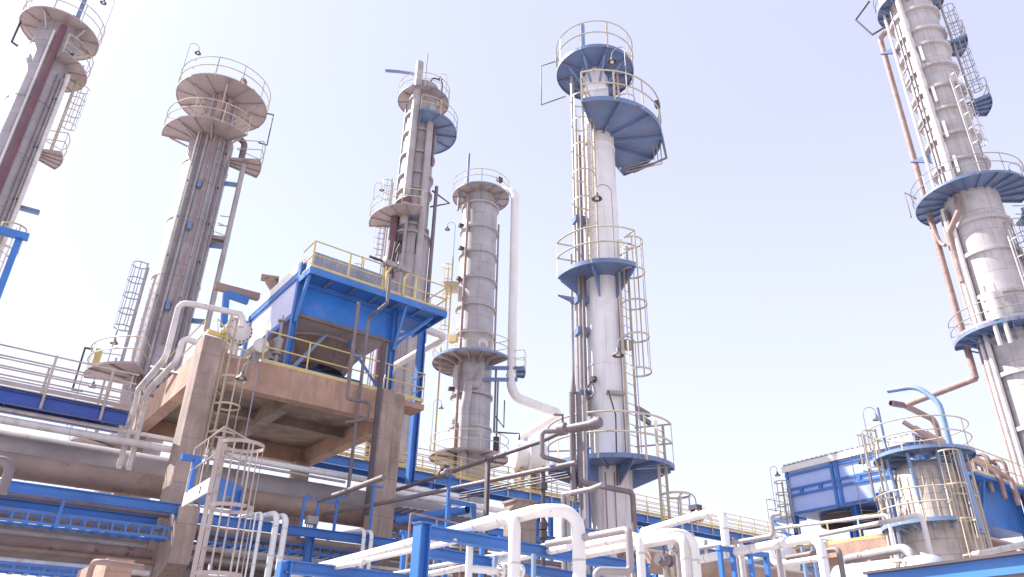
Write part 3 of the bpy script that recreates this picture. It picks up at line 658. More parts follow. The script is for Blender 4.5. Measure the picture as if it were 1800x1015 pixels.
MB().tube([T.at(-60, T.m_px(62, zt_), zt_-.1), T.at(-60, T.m_px(62, zt_), zt_+2.0)], .05, 8).build('pole', blue2, T.root)
MB().tube([T.at(-88, T.m_px(90, zt_), zt_+1.2), T.at(-88, T.m_px(90, zt_), zt_-1.6), T.at(-70, r, zt_-1.6)], .06, 8).build('hoist_frame', steel, T.root)
lamp(T.at(-80, T.m_px(82, zt_), zt_+.2), az(T.r), 'bell lamp on a hooked pole beside the top deck of the squat banded vessel', 1.0)
# ================================================================ concrete table under the cooler
ct = thing('concrete_table', 'big weathered concrete table on thick columns carrying the blue cooler', 'platform structure', P(0, 0, 0)*A3(1, 1, 0))
def gbox(r0, r1, l0, l1, z0, z1, name, m, parent):
    return MB().box(P((r0+r1)/2, (l0+l1)/2, (z0+z1)/2), R*(r1-r0)/2, L*(l1-l0)/2, ZZ*(z1-z0)/2).build(name, m, parent)
G0 = -O[2]                                               # ground in table heights
gbox(0, 7.15, 0, .42, 0, 1.0, 'edge_beam', conc, ct)
gbox(0, .42, .42, 7.9, 0, 1.0, 'edge_beam', conc, ct)
gbox(6.73, 7.15, .42, 7.9, 0, 1.0, 'edge_beam', conc, ct)
gbox(.42, 6.73, 7.5, 7.9, 0, 1.0, 'edge_beam', conc, ct)
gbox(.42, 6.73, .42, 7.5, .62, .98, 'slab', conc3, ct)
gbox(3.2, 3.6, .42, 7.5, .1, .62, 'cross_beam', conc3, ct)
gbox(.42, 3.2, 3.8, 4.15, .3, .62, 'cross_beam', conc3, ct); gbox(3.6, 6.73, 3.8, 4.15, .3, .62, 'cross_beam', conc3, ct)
gbox(7.15, 7.95, .0, .9, .72, .92, 'side_slab', conc, ct)
gbox(-.18, .4, -.86, -.003, G0, 1.06, 'column', conc2, ct)
gbox(6.05, 6.5, -.45, -.003, G0, .98, 'column', conc2, ct); gbox(6.5, 6.95, -.3, -.003, G0, .985, 'column', conc2, ct)
gbox(-.1, .45, 7.1, 7.7, G0, 0, 'column', conc2, ct); gbox(6.3, 6.9, 7.1, 7.7, G0, 0, 'column', conc2, ct)
zc = zat(*(P(.1, -2.1, 0)[:2]), 893)-O[2]; zd = zat(*(P(.1, -2.1, 0)[:2]), 992)-O[2]
MB().prism([P(-.14, -2.15, zc), P(-.14, -2.15, zd), P(-.14, -.863, zd-.45), P(-.14, -.863, zc)], R*.5).build('corbel', conc2, ct)
MB().lathe(*(P(.11, -1.9, 0)[:2]), [(O[2]+zc, .25), (O[2]+zc+.05, .25), (O[2]+zc+.1, .2)], 20).build('corbel_cap', conc2, ct)
def rail_line(mb, pts, bars=(1.1, .55), r=.024, step=1.5, post=.05, toe=0.):
    for i in range(len(pts)-1):
        a, b = np.array(pts[i]), np.array(pts[i+1]); d = b-a; n = max(1, int(round(np.linalg.norm(d)/step)))
        for h in bars: mb.tube([a+ZZ*h, b+ZZ*h], r, 6)
        for k in range(n+1 if i == len(pts)-2 else n):
            q = a+d*k/n; e = nrm(d)
            mb.box(q+ZZ*max(bars)/2, e*post/2, np.cross(ZZ, e)*.006, ZZ*max(bars)/2)
        if toe: mb.beam(a+ZZ*(toe/2+.02), b+ZZ*(toe/2+.02), .008, toe)
    return mb
rail_line(MB(), [P(1.9, .04, 1.0), P(7.9, .04, 1.0), P(7.9, .85, 1.0)], toe=.12).build('handrail', yellow, ct)
rail_line(MB(), [P(.06, .5, 1.0), P(.06, 7.6, 1.0)], toe=.0, step=1.3, post=.07).build('handrail', yellow, ct)
ladder(ct, P(.62, -.62, 0), R*.75-L*.66, O[2]-4.6, O[2]+2.0, cream, (O[2]-1.75, O[2]+.75), .82)
# ================================================================ blue air cooler standing on the table
cz = 4.9
cl = thing('air_cooler', 'big blue air cooler box with railed deck, standing on the concrete table', 'cooler', P(3, 1.2, 1.0))
bx0, bx1, bl0, bl1 = 3.15, 6.95, 1.25, 6.3
zb0 = 3.5; zb1 = 5.15
gbox(bx0+.04, bx1-.04, bl0, bl0+.04, zb0+.05, cz-.02, 'front_panel', coolb, cl)
gbox(bx0, bx0+.035, bl0+.02, bl1, zb0+.1, zb1, 'side_panel', panelw, cl)
gbox(bx1-.035, bx1, bl0+.02, bl1, zb0+.1, zb1, 'side_panel', blue, cl)
gbox(bx0+.04, bx1-.04, bl1-.04, bl1, zb0+.1, zb1, 'rear_panel', blue, cl)
def gbeam(a, b, w_, h_, name, m, parent, I=False, up=None):
    f = MB().ibeam if I else MB().beam
    return f(P(*a), P(*b), w_, h_, up).build(name, m, parent)
gbeam((bx0-.03, bl0, zb1+.02), (bx0-.03, bl1, zb1+.02), .1, .24, 'frame_beam', blue, cl); gbeam((bx0-.03, bl0, zb0+.02), (bx0-.03, bl1, zb0+.02), .1, .2, 'frame_beam', blue, cl)
gbeam((bx0-.05, bl1+.03, zb0), (bx0-.05, bl1+.03, zb1+.1), .14, .14, 'frame_post', blue, cl)
gbox(bx0-.1, bx0+.02, bl0+.2, bl1, zb1+.145, zb1+.5, 'top_flashing', white, cl)
for r_ in (bx0-.06, bx1+.06):
    gbeam((r_, bl0-.1, 1.0), (r_, bl0-.1, cz+.65 if r_ < 4 else cz-.05), .2, .2, 'leg', blue, cl, True, up=R)
    gbeam((r_, bl1+.15, 1.0), (r_, bl1+.15, zb0), .2, .2, 'leg', blue, cl, True, up=R)
    gbeam((r_, bl0-.2, cz-1.75), (r_, .32, cz-.14), .1, .1, 'knee_brace', blue, cl)
# underside, fan ring and fan
mb = MB(); n = 40; cr, clc, rf = (bx0+bx1)/2, (bl0+bl1)/2, 1.72
for half in (0, 1):
    pass
vs = []; fs = []
for k in range(n):
    a = 2*math.pi*k/n; c_, s_ = math.cos(a), math.sin(a); hx, hy = (bx1-bx0)/2-.05, (bl1-bl0)/2-.05
    t_ = min(hx/abs(c_) if abs(c_) > 1e-6 else 9, hy/abs(s_) if abs(s_) > 1e-6 else 9)
    vs += [P(cr+c_*t_, clc+s_*t_, zb0+.02), P(cr+c_*rf, clc+s_*rf, zb0-.02)]
for k in range(n): fs.append((2*k, 2*k+1, (2*k+3) % (2*n), (2*k+2) % (2*n)))
mb.add(vs, fs); mb.build('plenum_floor', under, cl)
cxy = P(cr, clc, 0)
ringo = MB().lathe(cxy[0], cxy[1], [(O[2]+zb0-.12, rf-.02), (O[2]+zb0-.12, rf+.04), (O[2]+zb0-.02, rf+.04), (O[2]+zb0-.02, rf-.02), (O[2]+zb0-.12, rf-.02)], 48, False).build('fan_ring', under, cl)
MB().lathe(cxy[0], cxy[1], [(O[2]+zb0-1.0, rf*.66), (O[2]+zb0-1.0, rf*.7), (O[2]+zb0-.12, rf-.02), (O[2]+zb0-.12, rf-.06), (O[2]+zb0-1.0, rf*.66)], 48, False).build('fan_bell', brownpl, cl)
for k in range(12):
    a = rad(30*k+9); d_ = R*math.cos(a)+L*math.sin(a); MB().beam(P(cr, clc, zb0-.13)+d_*(rf-.01), P(cr, clc, zb0-1.0)+d_*rf*.705, .03, .03).build('bell_seam', steel, cl)
for k in range(6):
    a = rad(60*k+12); d_ = R*math.cos(a)+L*math.sin(a); t_ = np.cross(ZZ, d_)
    MB().box(P(cr, clc, zb0-.85)+d_*.68, d_*.45, t_*.16+ZZ*.06, ZZ*.012).build('fan_blade', galv, cl)
MB().lathe(cxy[0], cxy[1], [(O[2]+1.6, .25), (O[2]+zb0-.9, .25), (O[2]+zb0-.85, .3), (O[2]+zb0-.6, .3)], 20).build('fan_motor', blue2, cl)
gbeam((bx0, clc-.5, zb0-1.15), (bx1, clc-.5, zb0-1.15), .16, .24, 'motor_beam', blue, cl, True); gbeam((bx0, clc+.5, zb0-1.15), (bx1, clc+.5, zb0-1.15), .16, .24, 'motor_beam', blue, cl, True)
gbeam((bx0, bl0-.1, 1.25), (bx0+1.5, bl0+.6, zb0-.1), .1, .1, 'brace', blue3, cl); gbeam((bx1, bl0-.1, 1.2), (bx1-1.3, bl0+.8, zb0-.1), .1, .1, 'brace', blue, cl)  # sunlight on the first brace is put into its paler paint
gbeam((bx0, bl0-.1, zb0-.02), (bx1, bl0-.1, zb0-.02), .1, .12, 'frame_beam', brownpl, cl)
# deck
d0, d1, dl0, dl1 = 3.05, 8.65, .15, 1.18
gbox(d0, d1, dl0, dl1, cz-.03, cz, 'deck', blue, cl)
gbeam((d0, dl0-.03, cz-.1), (d1, dl0-.03, cz-.1), .06, .26, 'deck_fascia', blue, cl); gbeam((d0, dl1, cz-.14), (d1, dl1, cz-.14), .06, .2, 'deck_beam', blue, cl)
gbeam((d0-.03, dl0-.06, cz-.1), (d0-.03, dl1, cz-.1), .06, .26, 'deck_fascia', blue, cl); gbeam((d1+.03, dl0-.06, cz-.1), (d1+.03, dl1+1.5, cz-.1), .06, .26, 'deck_fascia', blue, cl)
for k in range(1, 6): gbeam((d0+k*.93, dl0, cz-.09), (d0+k*.93, dl1, cz-.09), .05, .11, 'deck_rib', blue2, cl)
gbox(bx1+.2, d1, dl1+.03, dl1+1.5, cz-.03, cz-.002, 'deck', blue, cl)
gbeam((bx1+.1, bl0-.1, cz-1.6), (8.3, .5, cz-.2), .1, .1, 'knee_brace', blue, cl); gbeam((bx1+.1, bl0, cz-1.2), (8.4, bl0+.5, cz-.2), .1, .12, 'knee_brace', blue, cl)
rail_line(MB(), [P(d0, dl1, cz), P(d0, dl0, cz), P(d1, dl0, cz), P(d1, dl1+1.4, cz)], r=.026, step=1.35, post=.07, toe=.14).build('handrail', yellow, cl)
# finned bundle
hm = mat('tube_sheet', (.34, .35, .42), .5, .2); t_ = hm.node_tree; v_ = t_.nodes.new('ShaderNodeTexVoronoi'); v_.inputs['Scale'].default_value = 9; v_.inputs['Randomness'].default_value = .25
tc_ = t_.nodes.new('ShaderNodeTexCoord'); t_.links.new(tc_.outputs['Object'], v_.inputs['Vector'])
bp_ = t_.nodes.new('ShaderNodeBump'); bp_.inputs['Strength'].default_value = 1; bp_.inputs['Distance'].default_value = .08; bp_.invert = True
t_.links.new(v_.outputs['Distance'], bp_.inputs['Height']); t_.links.new(bp_.outputs[0], t_.nodes['Principled BSDF'].inputs['Normal'])
gbox(bx0+.3, bx1, bl0+.05, bl1-.2, zb1+.05, zb1+1.1, 'tube_bundle', hm, cl)
gbox(bx0+.25, bx1+.05, bl0-.03, bl0+.045, zb1-.1, zb1+.2, 'bundle_frame', dark, cl)
gbeam((bx0+.3, 4.3, zb1+.4), (bx0-.15, 4.5, zb1+1.05), .35, .35, 'top_stub', brownlag, cl); gbeam((bx0-.45, 4.62, zb1+1.1), (bx0+.2, 4.42, zb1+1.12), .42, .12, 'stub_plate', brownlag, cl)
# valve gear on the deck
vg = thing('valve_set', 'grey valve gear on two yellow brackets at the cooler deck railing', 'valve', P(6.2, .1, cz))
MB().tube([P(5.75, -.02, cz+1.15), P(6.75, -.02, cz+1.1)], .13, 12).build('valve_body', galv, vg)
MB().lathe_axis(P(5.65, -.02, cz+1.15), P(6.9, -.02, cz+1.1), [(0, .06), (.05, .2), (.12, .2), (.13, .1), (.6, .1), (.61, .2), (.7, .2), (.71, .12), (1.2, .12)], 16).build('flange', galv, vg)
for q in (5.95, 6.7): MB().tube([P(q, .1, cz+.1), P(q-.05, .0, cz+.7), P(q+.1, -.02, cz+1.05)], .05, 8).build('bracket', yellow, vg)
for q in (6.05, 6.25): MB().tube([P(q, 0, cz+1.2), P(q+.1, .05, cz+2.2)], .04, 6).build('stem', dark, vg)
MB().tube([P(6.05, 0, cz+1.3), P(6.35, .05, cz+2.2)], .04, 6).build('stem', dark, vg)
mb = MB().tube([P(5.1, 0, cz+1.15), P(5.65, 0, cz+1.15)], .05, 8); mb.build('hand_lever', dark, vg)
# two conduits down the front of the cooler and table
def pipe(label, pts, r, m, bend=None, name='pipe', seg=12, cat='pipe', group=None, joints=None):
    if joints is None: joints = m in (white, offw) and r > .045
    o = solo_pipe(label, pts, r, m, bend, name, seg, cat, group)
    if joints:
        for a, b in zip(pts[:-1], pts[1:]):
            Ln = np.linalg.norm(b-a); d = (b-a)/max(Ln, 1e-6); k = r*4.2
            while k < Ln-r*3 and k < 12:
                MB().lathe_axis(a+d*k-d*.012, a+d*k+d*.012, [(0, r-.01), (0, r+.0035), (.024, r+.0035), (.024, r-.01)], 18).build('weld_band', bandm, o); k += max(.55, r*9)
    return o
def solo_pipe(label, pts, r, m, bend=None, name='pipe', seg=12, cat='pipe', group=None):
    return solo(MB().tube(pts, r, seg, bend=bend if bend is not None else r*2.6), name, m, label, cat, group)
pipe('dull brown conduit from the cooler front down the table face to a short step', path(631, 532, 23.6, ('v', 701), ('h', 649, 708), ('v', 737), ('m', -.5, .5, -.1)), .058, steel, .1, 'conduit')
pipe('dull brown conduit with a slanted jog dropping from the cooler deck valve gear', path(686, 483, 23.4, ('v', 533), ('h', 648, 560), ('v', 872)), .058, steel, .1, 'conduit')
pipe('dark vertical pipe hugging the second concrete column', path(676, 604, 23.6, ('v', 905)), .085, dark, .1)
# channel heads at the corner of the table
hd = thing('channel_head', 'round flanged exchanger head with bolts behind the ladder cage on the concrete table', 'exchanger', P(1.4, .6, 1.0))
c0 = AL(421, 581, .5)
MB().lathe_axis(c0-L*.02, c0+L, [(0, .36), (.02, .44), (.1, .44), (.11, .33), (.3, .33), (.31, .44), (.4, .44), (.41, .34), (2.2, .34)], 28).build('head', offw, hd)
for k in range(18):
    a = 2*math.pi*k/18; q = c0+(R*math.cos(a)+ZZ*math.sin(a))*.39; MB().lathe_axis(q-L*.06, q+L*.45, [(0, .028), (.5, .028)], 8).build('bolt', steel, hd)
MB().tube([c0+L*.25, c0+L*.25-ZZ*1.0], .15, 12).build('nozzle', offw, hd)
MB().tube([c0+L*.3+ZZ*.3, c0+L*.3+ZZ*.75, c0+L*1.2+ZZ*.8], .12, 10, bend=.3).build('nozzle', offw, hd)
h2 = thing('blind_flange', 'small round capped pipe end leaning out over the edge of the concrete table', 'pipe end', P(2, .4, 1.0))
c1 = AL(460, 607, .1)
MB().lathe_axis(c1-L*.02, c1+L, [(0, .2), (.03, .25), (.1, .25), (.11, .19), (1.2, .19)], 24).build('cap', offw, h2)
MB().tube([c1+L*.4, c1+L*.4-ZZ*.75], .12, 10).build('stub', galv, h2)
sv = thing('gate_valve', 'small grey valve stack beside the front leg of the blue cooler', 'valve', P(2.6, .6, 1.0))
c2 = AL(492, 590, .8)
MB().lathe_axis(c2-ZZ*1.2, c2+ZZ, [(0, .07), (.5, .07), (.5, .16), (.56, .16), (.57, .08), (.75, .13), (.95, .13), (1.0, .16), (1.06, .16), (1.07, .05), (1.7, .05), (1.71, .15), (1.76, .15), (1.77, .03), (1.95, .03)], 14).build('valve_body', galv, sv)
yb = thing('yellow_stop_frame', 'yellow steel bracket lying on top of the concrete column beside the ladder', 'bracket', P(.1, -.4, 1.1))
MB().beam(P(-.1, -.7, 1.25), P(.55, -.6, 1.25), .12, .12).build('bar', yellow, yb); MB().beam(P(.3, -.8, 1.32), P(.75, -.1, 1.45), .1, .1).build('bar', yellow, yb); MB().tube([P(.4, -.3, 1.1), P(.2, -.3, 1.9), P(.55, -.3, 1.6)], .03, 6).build('hook', yellow, yb)
lp_ = D(425, 800, 21.5); lamp(lp_, az(-R*.9-L*.3), 'lamp on a purple hooked pole hanging below the concrete table beside the ladder cage', 1.35)
# pipes round the table
pipe('white pipe climbing past the table side then level to the round flanged head', path(205, 838, math.hypot(*AL(205, 838, 1.5)[:2]), ('v', 703), ('h', 243, 685), ('h', 292, 628), ('v', 532), ('h', 345, 536), ('h', 428, 553), ('v', 575)), .08, offw, .3)
pipe('second white pipe along the table side, ending in a hump on the column top', path(222, 842, math.hypot(*AL(222, 842, 1.5)[:2]), ('v', 712), ('h', 258, 690), ('h', 312, 633), ('v', 594), ('h', 345, 602)), .08, offw, .3)
pipe('rusty steel angle stub jutting from the table side under the two white pipes', [AR(266, 646, -.5), AR(320, 659, .1)], .06, steel)
pipe('rusty steel angle stub lower down jutting from the table side under the two white pipes', [AR(240, 690, -.5), AR(276, 698, .1)], .06, steel)
pipe('pale brown pipe bending back behind the blue post below the cooler deck', path(745, 578, 30, ('h', 783, 592), ('h', 690, 646), ('m', 0, 1, -1)), .17, offw, .35)
bp = thing('blue_post', 'tall slim blue steel post rising behind the table to the cooler deck corner', 'post', D(722, 823, 29.6)*A3(1, 1, 0))
q = D(722, 823, 29.6); MB().ibeam(q*A3(1, 1, 0), A3(q[0], q[1], zat(q[0], q[1], 575)), .26, .26, up=R).build('shaft', blue, bp); MB().box(A3(q[0], q[1], zat(q[0], q[1], 575)+.02), R*.2, L*.2, ZZ*.02).build('cap_plate', blue, bp)
# pipe loop frame left of the cooler
fr = thing('blue_pipe_frame', 'blue steel frame with a brown crossbar behind the table corner, under the cooler edge', 'pipe support', AL(400, 545, 3)*A3(1, 1, 0))
MB().beam(AL(393, 575, 3), AL(398, 516, 3), .2, .2).build('post', blue, fr); MB().beam(AL(399, 517, 3), AL(436, 530, 3), .18, .26).build('beam', blue, fr); MB().beam(AL(378, 503, 3.2), AL(455, 523, 3.2), .25, .25).build('crossbar', brownlag, fr)
tp = thing('blue_tee_post', 'blue steel post with a tilted crossbar at the picture edge below the maroon piped column', 'pipe support', D(5, 505, 20)*A3(1, 1, 0))
q = D(32, 424, 20); MB().beam(q*A3(1, 1, 0), q, .15, .15).build('post', blue, tp); MB().beam(Z(-30, 398, q[2]+.1), Z(50, 418, q[2]+.1), .15, .17).build('crossbar', blue, tp); MB().box(q+ZZ*.02, R*.07, L*.07, ZZ*.05).build('seat', blue, tp)
ldl = thing('yellow_caged_ladder', 'pale yellow caged ladder cut by the picture edge beside the blue tee post', 'ladder', D(2, 460, 27)*A3(1, 1, 0)); q = D(-4, 450, 27); ladder(ldl, q, A3(1, -.5, 0), zat(q[0], q[1], 470)-.5, zat(q[0], q[1], 395), cream, (zat(q[0], q[1], 445), zat(q[0], q[1], 405)), .7)
# ================================================================ walkways
def walkway(name, label, wa, t0, t1, ww, railm, legs, bars=(1.1, .82, .54, .3), ps=1.5, gm=None):
    wk = thing(name, label, 'walkway', (wa+R*t0)*A3(1, 1, 0))
    def W(t, l, z): return wa+R*t+L*l+ZZ*z
    for l_ in (0, ww): MB().ibeam(W(t0, l_, -.05), W(t1, l_, -.05), .16, .36).build('girder', gm or blue, wk)
    MB().box(W((t0+t1)/2, ww/2, .185), R*(t1-t0)/2, L*(ww/2+.1), ZZ*.015).build('deck', under, wk)
    k = t0+.2
    while k < t1: MB().beam(W(k, 0.09, 0), W(k, ww-.09, 0), .06, .14).build('cross_rib', blue, wk); k += 2.5
    for l_ in (-.06, ww+.06):
        hr = MB()
        for h in bars: hr.tube([W(t0, l_, .2+h), W(t1, l_, .2+h)], .024, 6)
        hr.beam(W(t0, l_, .3), W(t1, l_, .3), .008, .13)
        rail_ = hr.build('handrail', railm, wk)
        k = t0
        while k < t1+.05: MB().box(W(k, l_+(-.035 if l_ < 0 else .035), .55), R*.035, L*.006, ZZ*.78).build('rail_post', railm, rail_); k += ps
    for t_ in legs:
        for l_ in (.0, ww): MB().ibeam(W(t_, l_, -.262), A3(*(W(t_, l_, 0)[:2]), 0), .2, .2, up=R).build('leg', blue, wk)
        MB().beam(W(t_, .12, -1.4), W(t_, ww-.12, -.4), .08, .08).build('brace', blue, wk)
    return wk
walkway('side_walkway', 'blue walkway with four bar railing reaching the table side from the picture edge', AL(0, 692, 1.0), -5, 3.2, 1.0, beige, (), gm=mat('shaded_blue_paint', (.035, .085, .36), .45, dirt_amt=.3))  # shade is put into the darker girder blue and browner railing paint
walkway('long_walkway', 'long blue walkway with yellow railing crossing behind the table towards the far cooler', AL(684, 826, 9.2), -6.5, 32, 1.1, yellow, (-4.2, 1.3, 2.4, 10, 18, 26))
# ================================================================ pipe rack in front of the table
def rod(label, a, b, r, m, name='pipe', ext0=0., ext1=0., group=None, prof=None, cat='pipe'):
    a, b = np.array(a), np.array(b); d = nrm(b-a)
    return solo(MB().tube([a-d*ext0, b+d*ext1], r, 22 if r > .2 else 12), name, m, label, cat, group)
def lev(px, py, qx, qy, l):
    """a level run in the vertical plane across = l, between two sight lines (their mean height)"""
    a, b = AL(px, py, l), AL(qx, qy, l); z = (a[2]+b[2])/2; a[2] = b[2] = z
    return a, b
def lag(name, label, a, b, r, m, ext0, ext1, joint=1.25):
    """big lagged line with raised lagging joints"""
    a, b = np.array(a), np.array(b); d = nrm(b-a); a = a-d*ext0; b = b+d*ext1; Ln = np.linalg.norm(b-a)
    t = thing(name, label, 'pipe', a)
    MB().lathe_axis(a, b, [(0, r), (Ln, r)], 32).build('lagging', m, t)
    k = .5
    while k < Ln: MB().lathe_axis(a, b, [(k-.03, r-.01), (k-.03, r+.008), (k+.03, r+.008), (k+.03, r-.01)], 32).build('joint_band', m, t); k += joint
    return t
a, b = lev(14, 812, 617, 911, .75); lag('lagged_line', 'fat brown lagged pipe running behind the first concrete column above the blue beams', a, b, .325, brownlag, 5, 6)
a, b = lev(0, 786, 500, 882, 2.3); lag('lagged_line', 'fattest smooth grey lagged pipe, above and behind the brown lagged pipe', a, b, .62, greylag, 6, 8, 3.0)
a, b = lev(0, 735, 292, 791, 1.2); rod('cream level pipe under the side walkway, lower and thicker of the parallel pair', a, b, .11, offw, ext0=4, ext1=.5)
a, b = lev(0, 713, 298, 777, 1.5); rod('cream level pipe under the side walkway, upper and thinner of the parallel pair', a, b, .06, offw, ext0=4, ext1=.5)
a, b = lev(362, 791, 628, 845, 1.25); rod('white level pipe passing right under the concrete table slab between the two columns', a, b, .105, white, ext0=.5, ext1=4.5)
a, b = lev(362, 803, 560, 842, 2.2); rod('thin white pipe just under the white level pipe below the table slab', a, b, .05, offw, ext0=.3, ext1=1)
rk = thing('pipe_rack', 'blue steel pipe rack beams running level past the concrete columns', 'rack', P(-3, -1.9, 0)*A3(1, 1, 0))
def rbeam(px, py, qx, qy, l, w_, h_, e0, e1, name='beam', m=blue):
    a, b = lev(px, py, qx, qy, l); d = nrm(b-a)
    return MB().ibeam(a-d*e0, b+d*e1, w_, h_).build(name, m, rk), a-d*e0, b+d*e1
_, ca, cb = rbeam(0, 849, 328, 901, -1.95, .2, .235, 4, 0)
rbeam(0, 878, 268, 920, -.55, .16, .2, 4, .1)
_, c2a, c2b = rbeam(372, 909, 637, 953, -1.95, .2, .235, 0.35, 1.5)
MB().box(cb+R*.01, R*.012, L*.14, ZZ*.16).build('end_plate', blue, rk)
_, c3a, c3b = rbeam(678, 906, 803, 925, .2, .2, .26, .1, 4.5)
rbeam(0, 955, 130, 978, -.3, .16, .2, 4, 1.0)
for t_ in (3.6,): q = P(t_, -1.7, 0); MB().ibeam(q*A3(1, 1, 0), A3(q[0], q[1], cb[2]-.12), .2, .2, up=R).build('post', blue, rk)
MB().beam(cb-R*.25-L*.05-ZZ*.12, cb-R*.02+L*.1-ZZ*.55, .08, .1).build('gusset', blue, rk)
def tray(label, a, b, h, wd, ext0, ext1, m=blue, step=.3):
    a, b = np.array(a), np.array(b); d = nrm(b-a); a = a-d*ext0; b = b+d*ext1; Ln = np.linalg.norm(b-a)
    t = thing('cable_tray', label, 'cable tray', a)
    for l_ in (0, wd):
        mb = MB(); o = L*l_
        mb.beam(a+o, b+o, .03, .05); mb.beam(a+o-ZZ*h, b+o-ZZ*h, .03, .06)
        k = .1
        while k < Ln: mb.beam(a+o+d*k-ZZ*.02, a+o+d*k-ZZ*(h-.02), .035, .025); k += step
        mb.build('side_frame', m, t)
    mb = MB(); k = .1
    while k < Ln: mb.beam(a+d*k-ZZ*(h+.03), a+d*k+L*wd-ZZ*(h+.03), .11, .04); k += step
    mb.build('rungs', m, t); return t
a, b = lev(0, 886, 318, 936, -1.9); t_ = tray('blue ladder cable tray hung under the first rack beam, ending at the concrete corbel', a, b, .24, .55, 4, 0)
q = AL(112, 880, -2.0); MB().beam(A3(q[0], q[1], ca[2]-.1), A3(q[0], q[1], a[2]-.32), .07, .05).build('hanger', blue, t_)
MB().beam(A3(q[0], q[1], a[2]-.3), A3(q[0], q[1], a[2]-.3)+L*.6, .06, .05).build('hanger', blue, t_)
a, b = lev(0, 985, 140, 1003, -1.9); tray('blue cable tray lower down at the bottom corner of the picture', a, b, .14, .6, 4, .6)
a, b = lev(500-160, 930, 560, 967, -1.3); tray('blue cable tray behind the caged ladder, below the second rack beam', a, b, .2, .5, -.2, 2)
a, b = lev(0, 864, 277, 908, -1.25); rod('dull grey pipe squeezed between the two blue rack beams', a, b, .07, steel, ext0=4, ext1=1)
a, b = lev(0, 931, 258, 964, -1.0); rod('pale grey pipe just below the hung cable tray', a, b, .055, galv, ext0=4)
a, b = lev(0, 947, 240, 977, -.6); rod('brown pipe, thickest of the bundle below the hung cable tray', a, b, .14, rustp, ext0=4, ext1=.4)
a, b = lev(0, 962, 205, 985, -.9); rod('brown pipe, lowest of the bundle below the hung cable tray', a, b, .07, brownlag, ext0=4, ext1=1)
a, b = lev(0, 982, 170, 1003, -1.2); rod('cream pipe below the rack bundle, just above the lower cable tray', a, b, .075, offw, ext0=4, ext1=1.2)
pipe('brown pipe rising from below and bending level near the low concrete beam', path(152, 1030, 13.5, ('v', 990), ('h', 172, 987), ('h', 250, 998)), .045, rustp, .15)
pipe('curved grey lagged pipe end at the picture edge in front of the first rack beam', path(3, 868, 13.0, ('v', 812), ('h', -30, 806)), .066, steel, .14)
lb = thing('low_beam', 'lit end of a low concrete beam under the pipe bundle beside the first column', 'beam structure', AR(195, 1000, -1.0)*A3(1, 1, 0))
q = D(214, 983, 14.2); MB().box(q+L*1.2-ZZ*.35, R*.2, L*1.2, ZZ*.35).build('beam', conc, lb); MB().box(A3(q[0], q[1], (q[2]-.7)/2)+L*2, R*.2, L*.2, ZZ*(q[2]-.7)/2).build('column', conc2, lb)
# pipes crossing between the columns
a, b = lev(375, 933, 540, 958, -1.0); rod('brown lagged pipe behind the caged ladder under the second rack beam', a, b, .15, brownlag, ext0=1, ext1=4)
a, b = lev(380, 985, 600, 1010, -.6); rod('grey pipe low between the concrete columns behind the white bends', a, b, .09, galv, ext0=1, ext1=4)
a, b = lev(380, 965, 600, 993, -.4); rod('cream pipe low between the concrete columns behind the white bends', a, b, .06, offw, ext0=1, ext1=4)
GB = 'white pipes bending down over the second rack beam'
for (x0, y0, x1, y1, r_, lab) in ((450, 902, 436, 995, .022, 'thinnest white pipe bending down over the blue beam beside the caged ladder'), (461, 902, 444, 1000, .05, 'slim white pipe bending down between the thinnest and the fat white pipes'), (488, 902, 472, 1000, .083, 'fat white pipe bending down over the blue beam, nearer the caged ladder'), (504, 906, 489, 1000, .083, 'fat white pipe bending down over the blue beam, farther from the caged ladder'), (641, 931, 633, 1010, .055, 'white pipe bend against the second concrete column, nearer of two'), (654, 934, 645, 1010, .06, 'white pipe bend against the second concrete column, farther of two')):
    e = AL(x0, y0, -2.3); e2 = e.copy(); e2[2] = .3
    pipe(lab, [e+L*2.2-R*.35, e, e2], r_, white, r_*2.8, group=GB)
pf = thing('portal_frame', 'small blue portal frame with a valve box in front of the lagged pipe', 'pipe support', AL(536, 930, -1.2)*A3(1, 1, 0))
for x0, y0, y1 in ((536, 875, 935), (561, 877, 925), (594, 873, 935)):
    q, q1 = AL(x0, y0, -1.2), AL(x0, y0, -1.2); q1[2] = zat(q[0], q[1], y1)-.2; MB().beam(q, q1, .07, .07).build('post', blue, pf)
MB().beam(AL(533, 874, -1.2), AL(597, 884, -1.2), .07, .06).build('crossbar', blue, pf); MB().beam(AL(590, 871, -1.2), AL(606, 874, -1.2), .06, .06).build('crossbar', blue, pf)
q = AL(548, 915, -1.2); MB().box(q, R*.17, L*.1, ZZ*.11).build('valve_box', galv, pf)
for k in range(5): MB().tube([q+R*(-.13+.065*k)-ZZ*.1, q+R*(-.13+.065*k)-ZZ*.7], .018, 6).build('thin_line', steel, pf)
ts = thing('tee_support', 'slim blue tee post in front of the second concrete column', 'pipe support', AL(657, 900, -2.2)*A3(1, 1, 0))
q = AL(658, 855, -2.2); MB().beam(q*A3(1, 1, 0), q, .06, .06).build('post', blue, ts); MB().beam(AL(644, 851, -2.2), AL(672, 857, -2.2), .07, .06).build('crossbar', blue, ts)
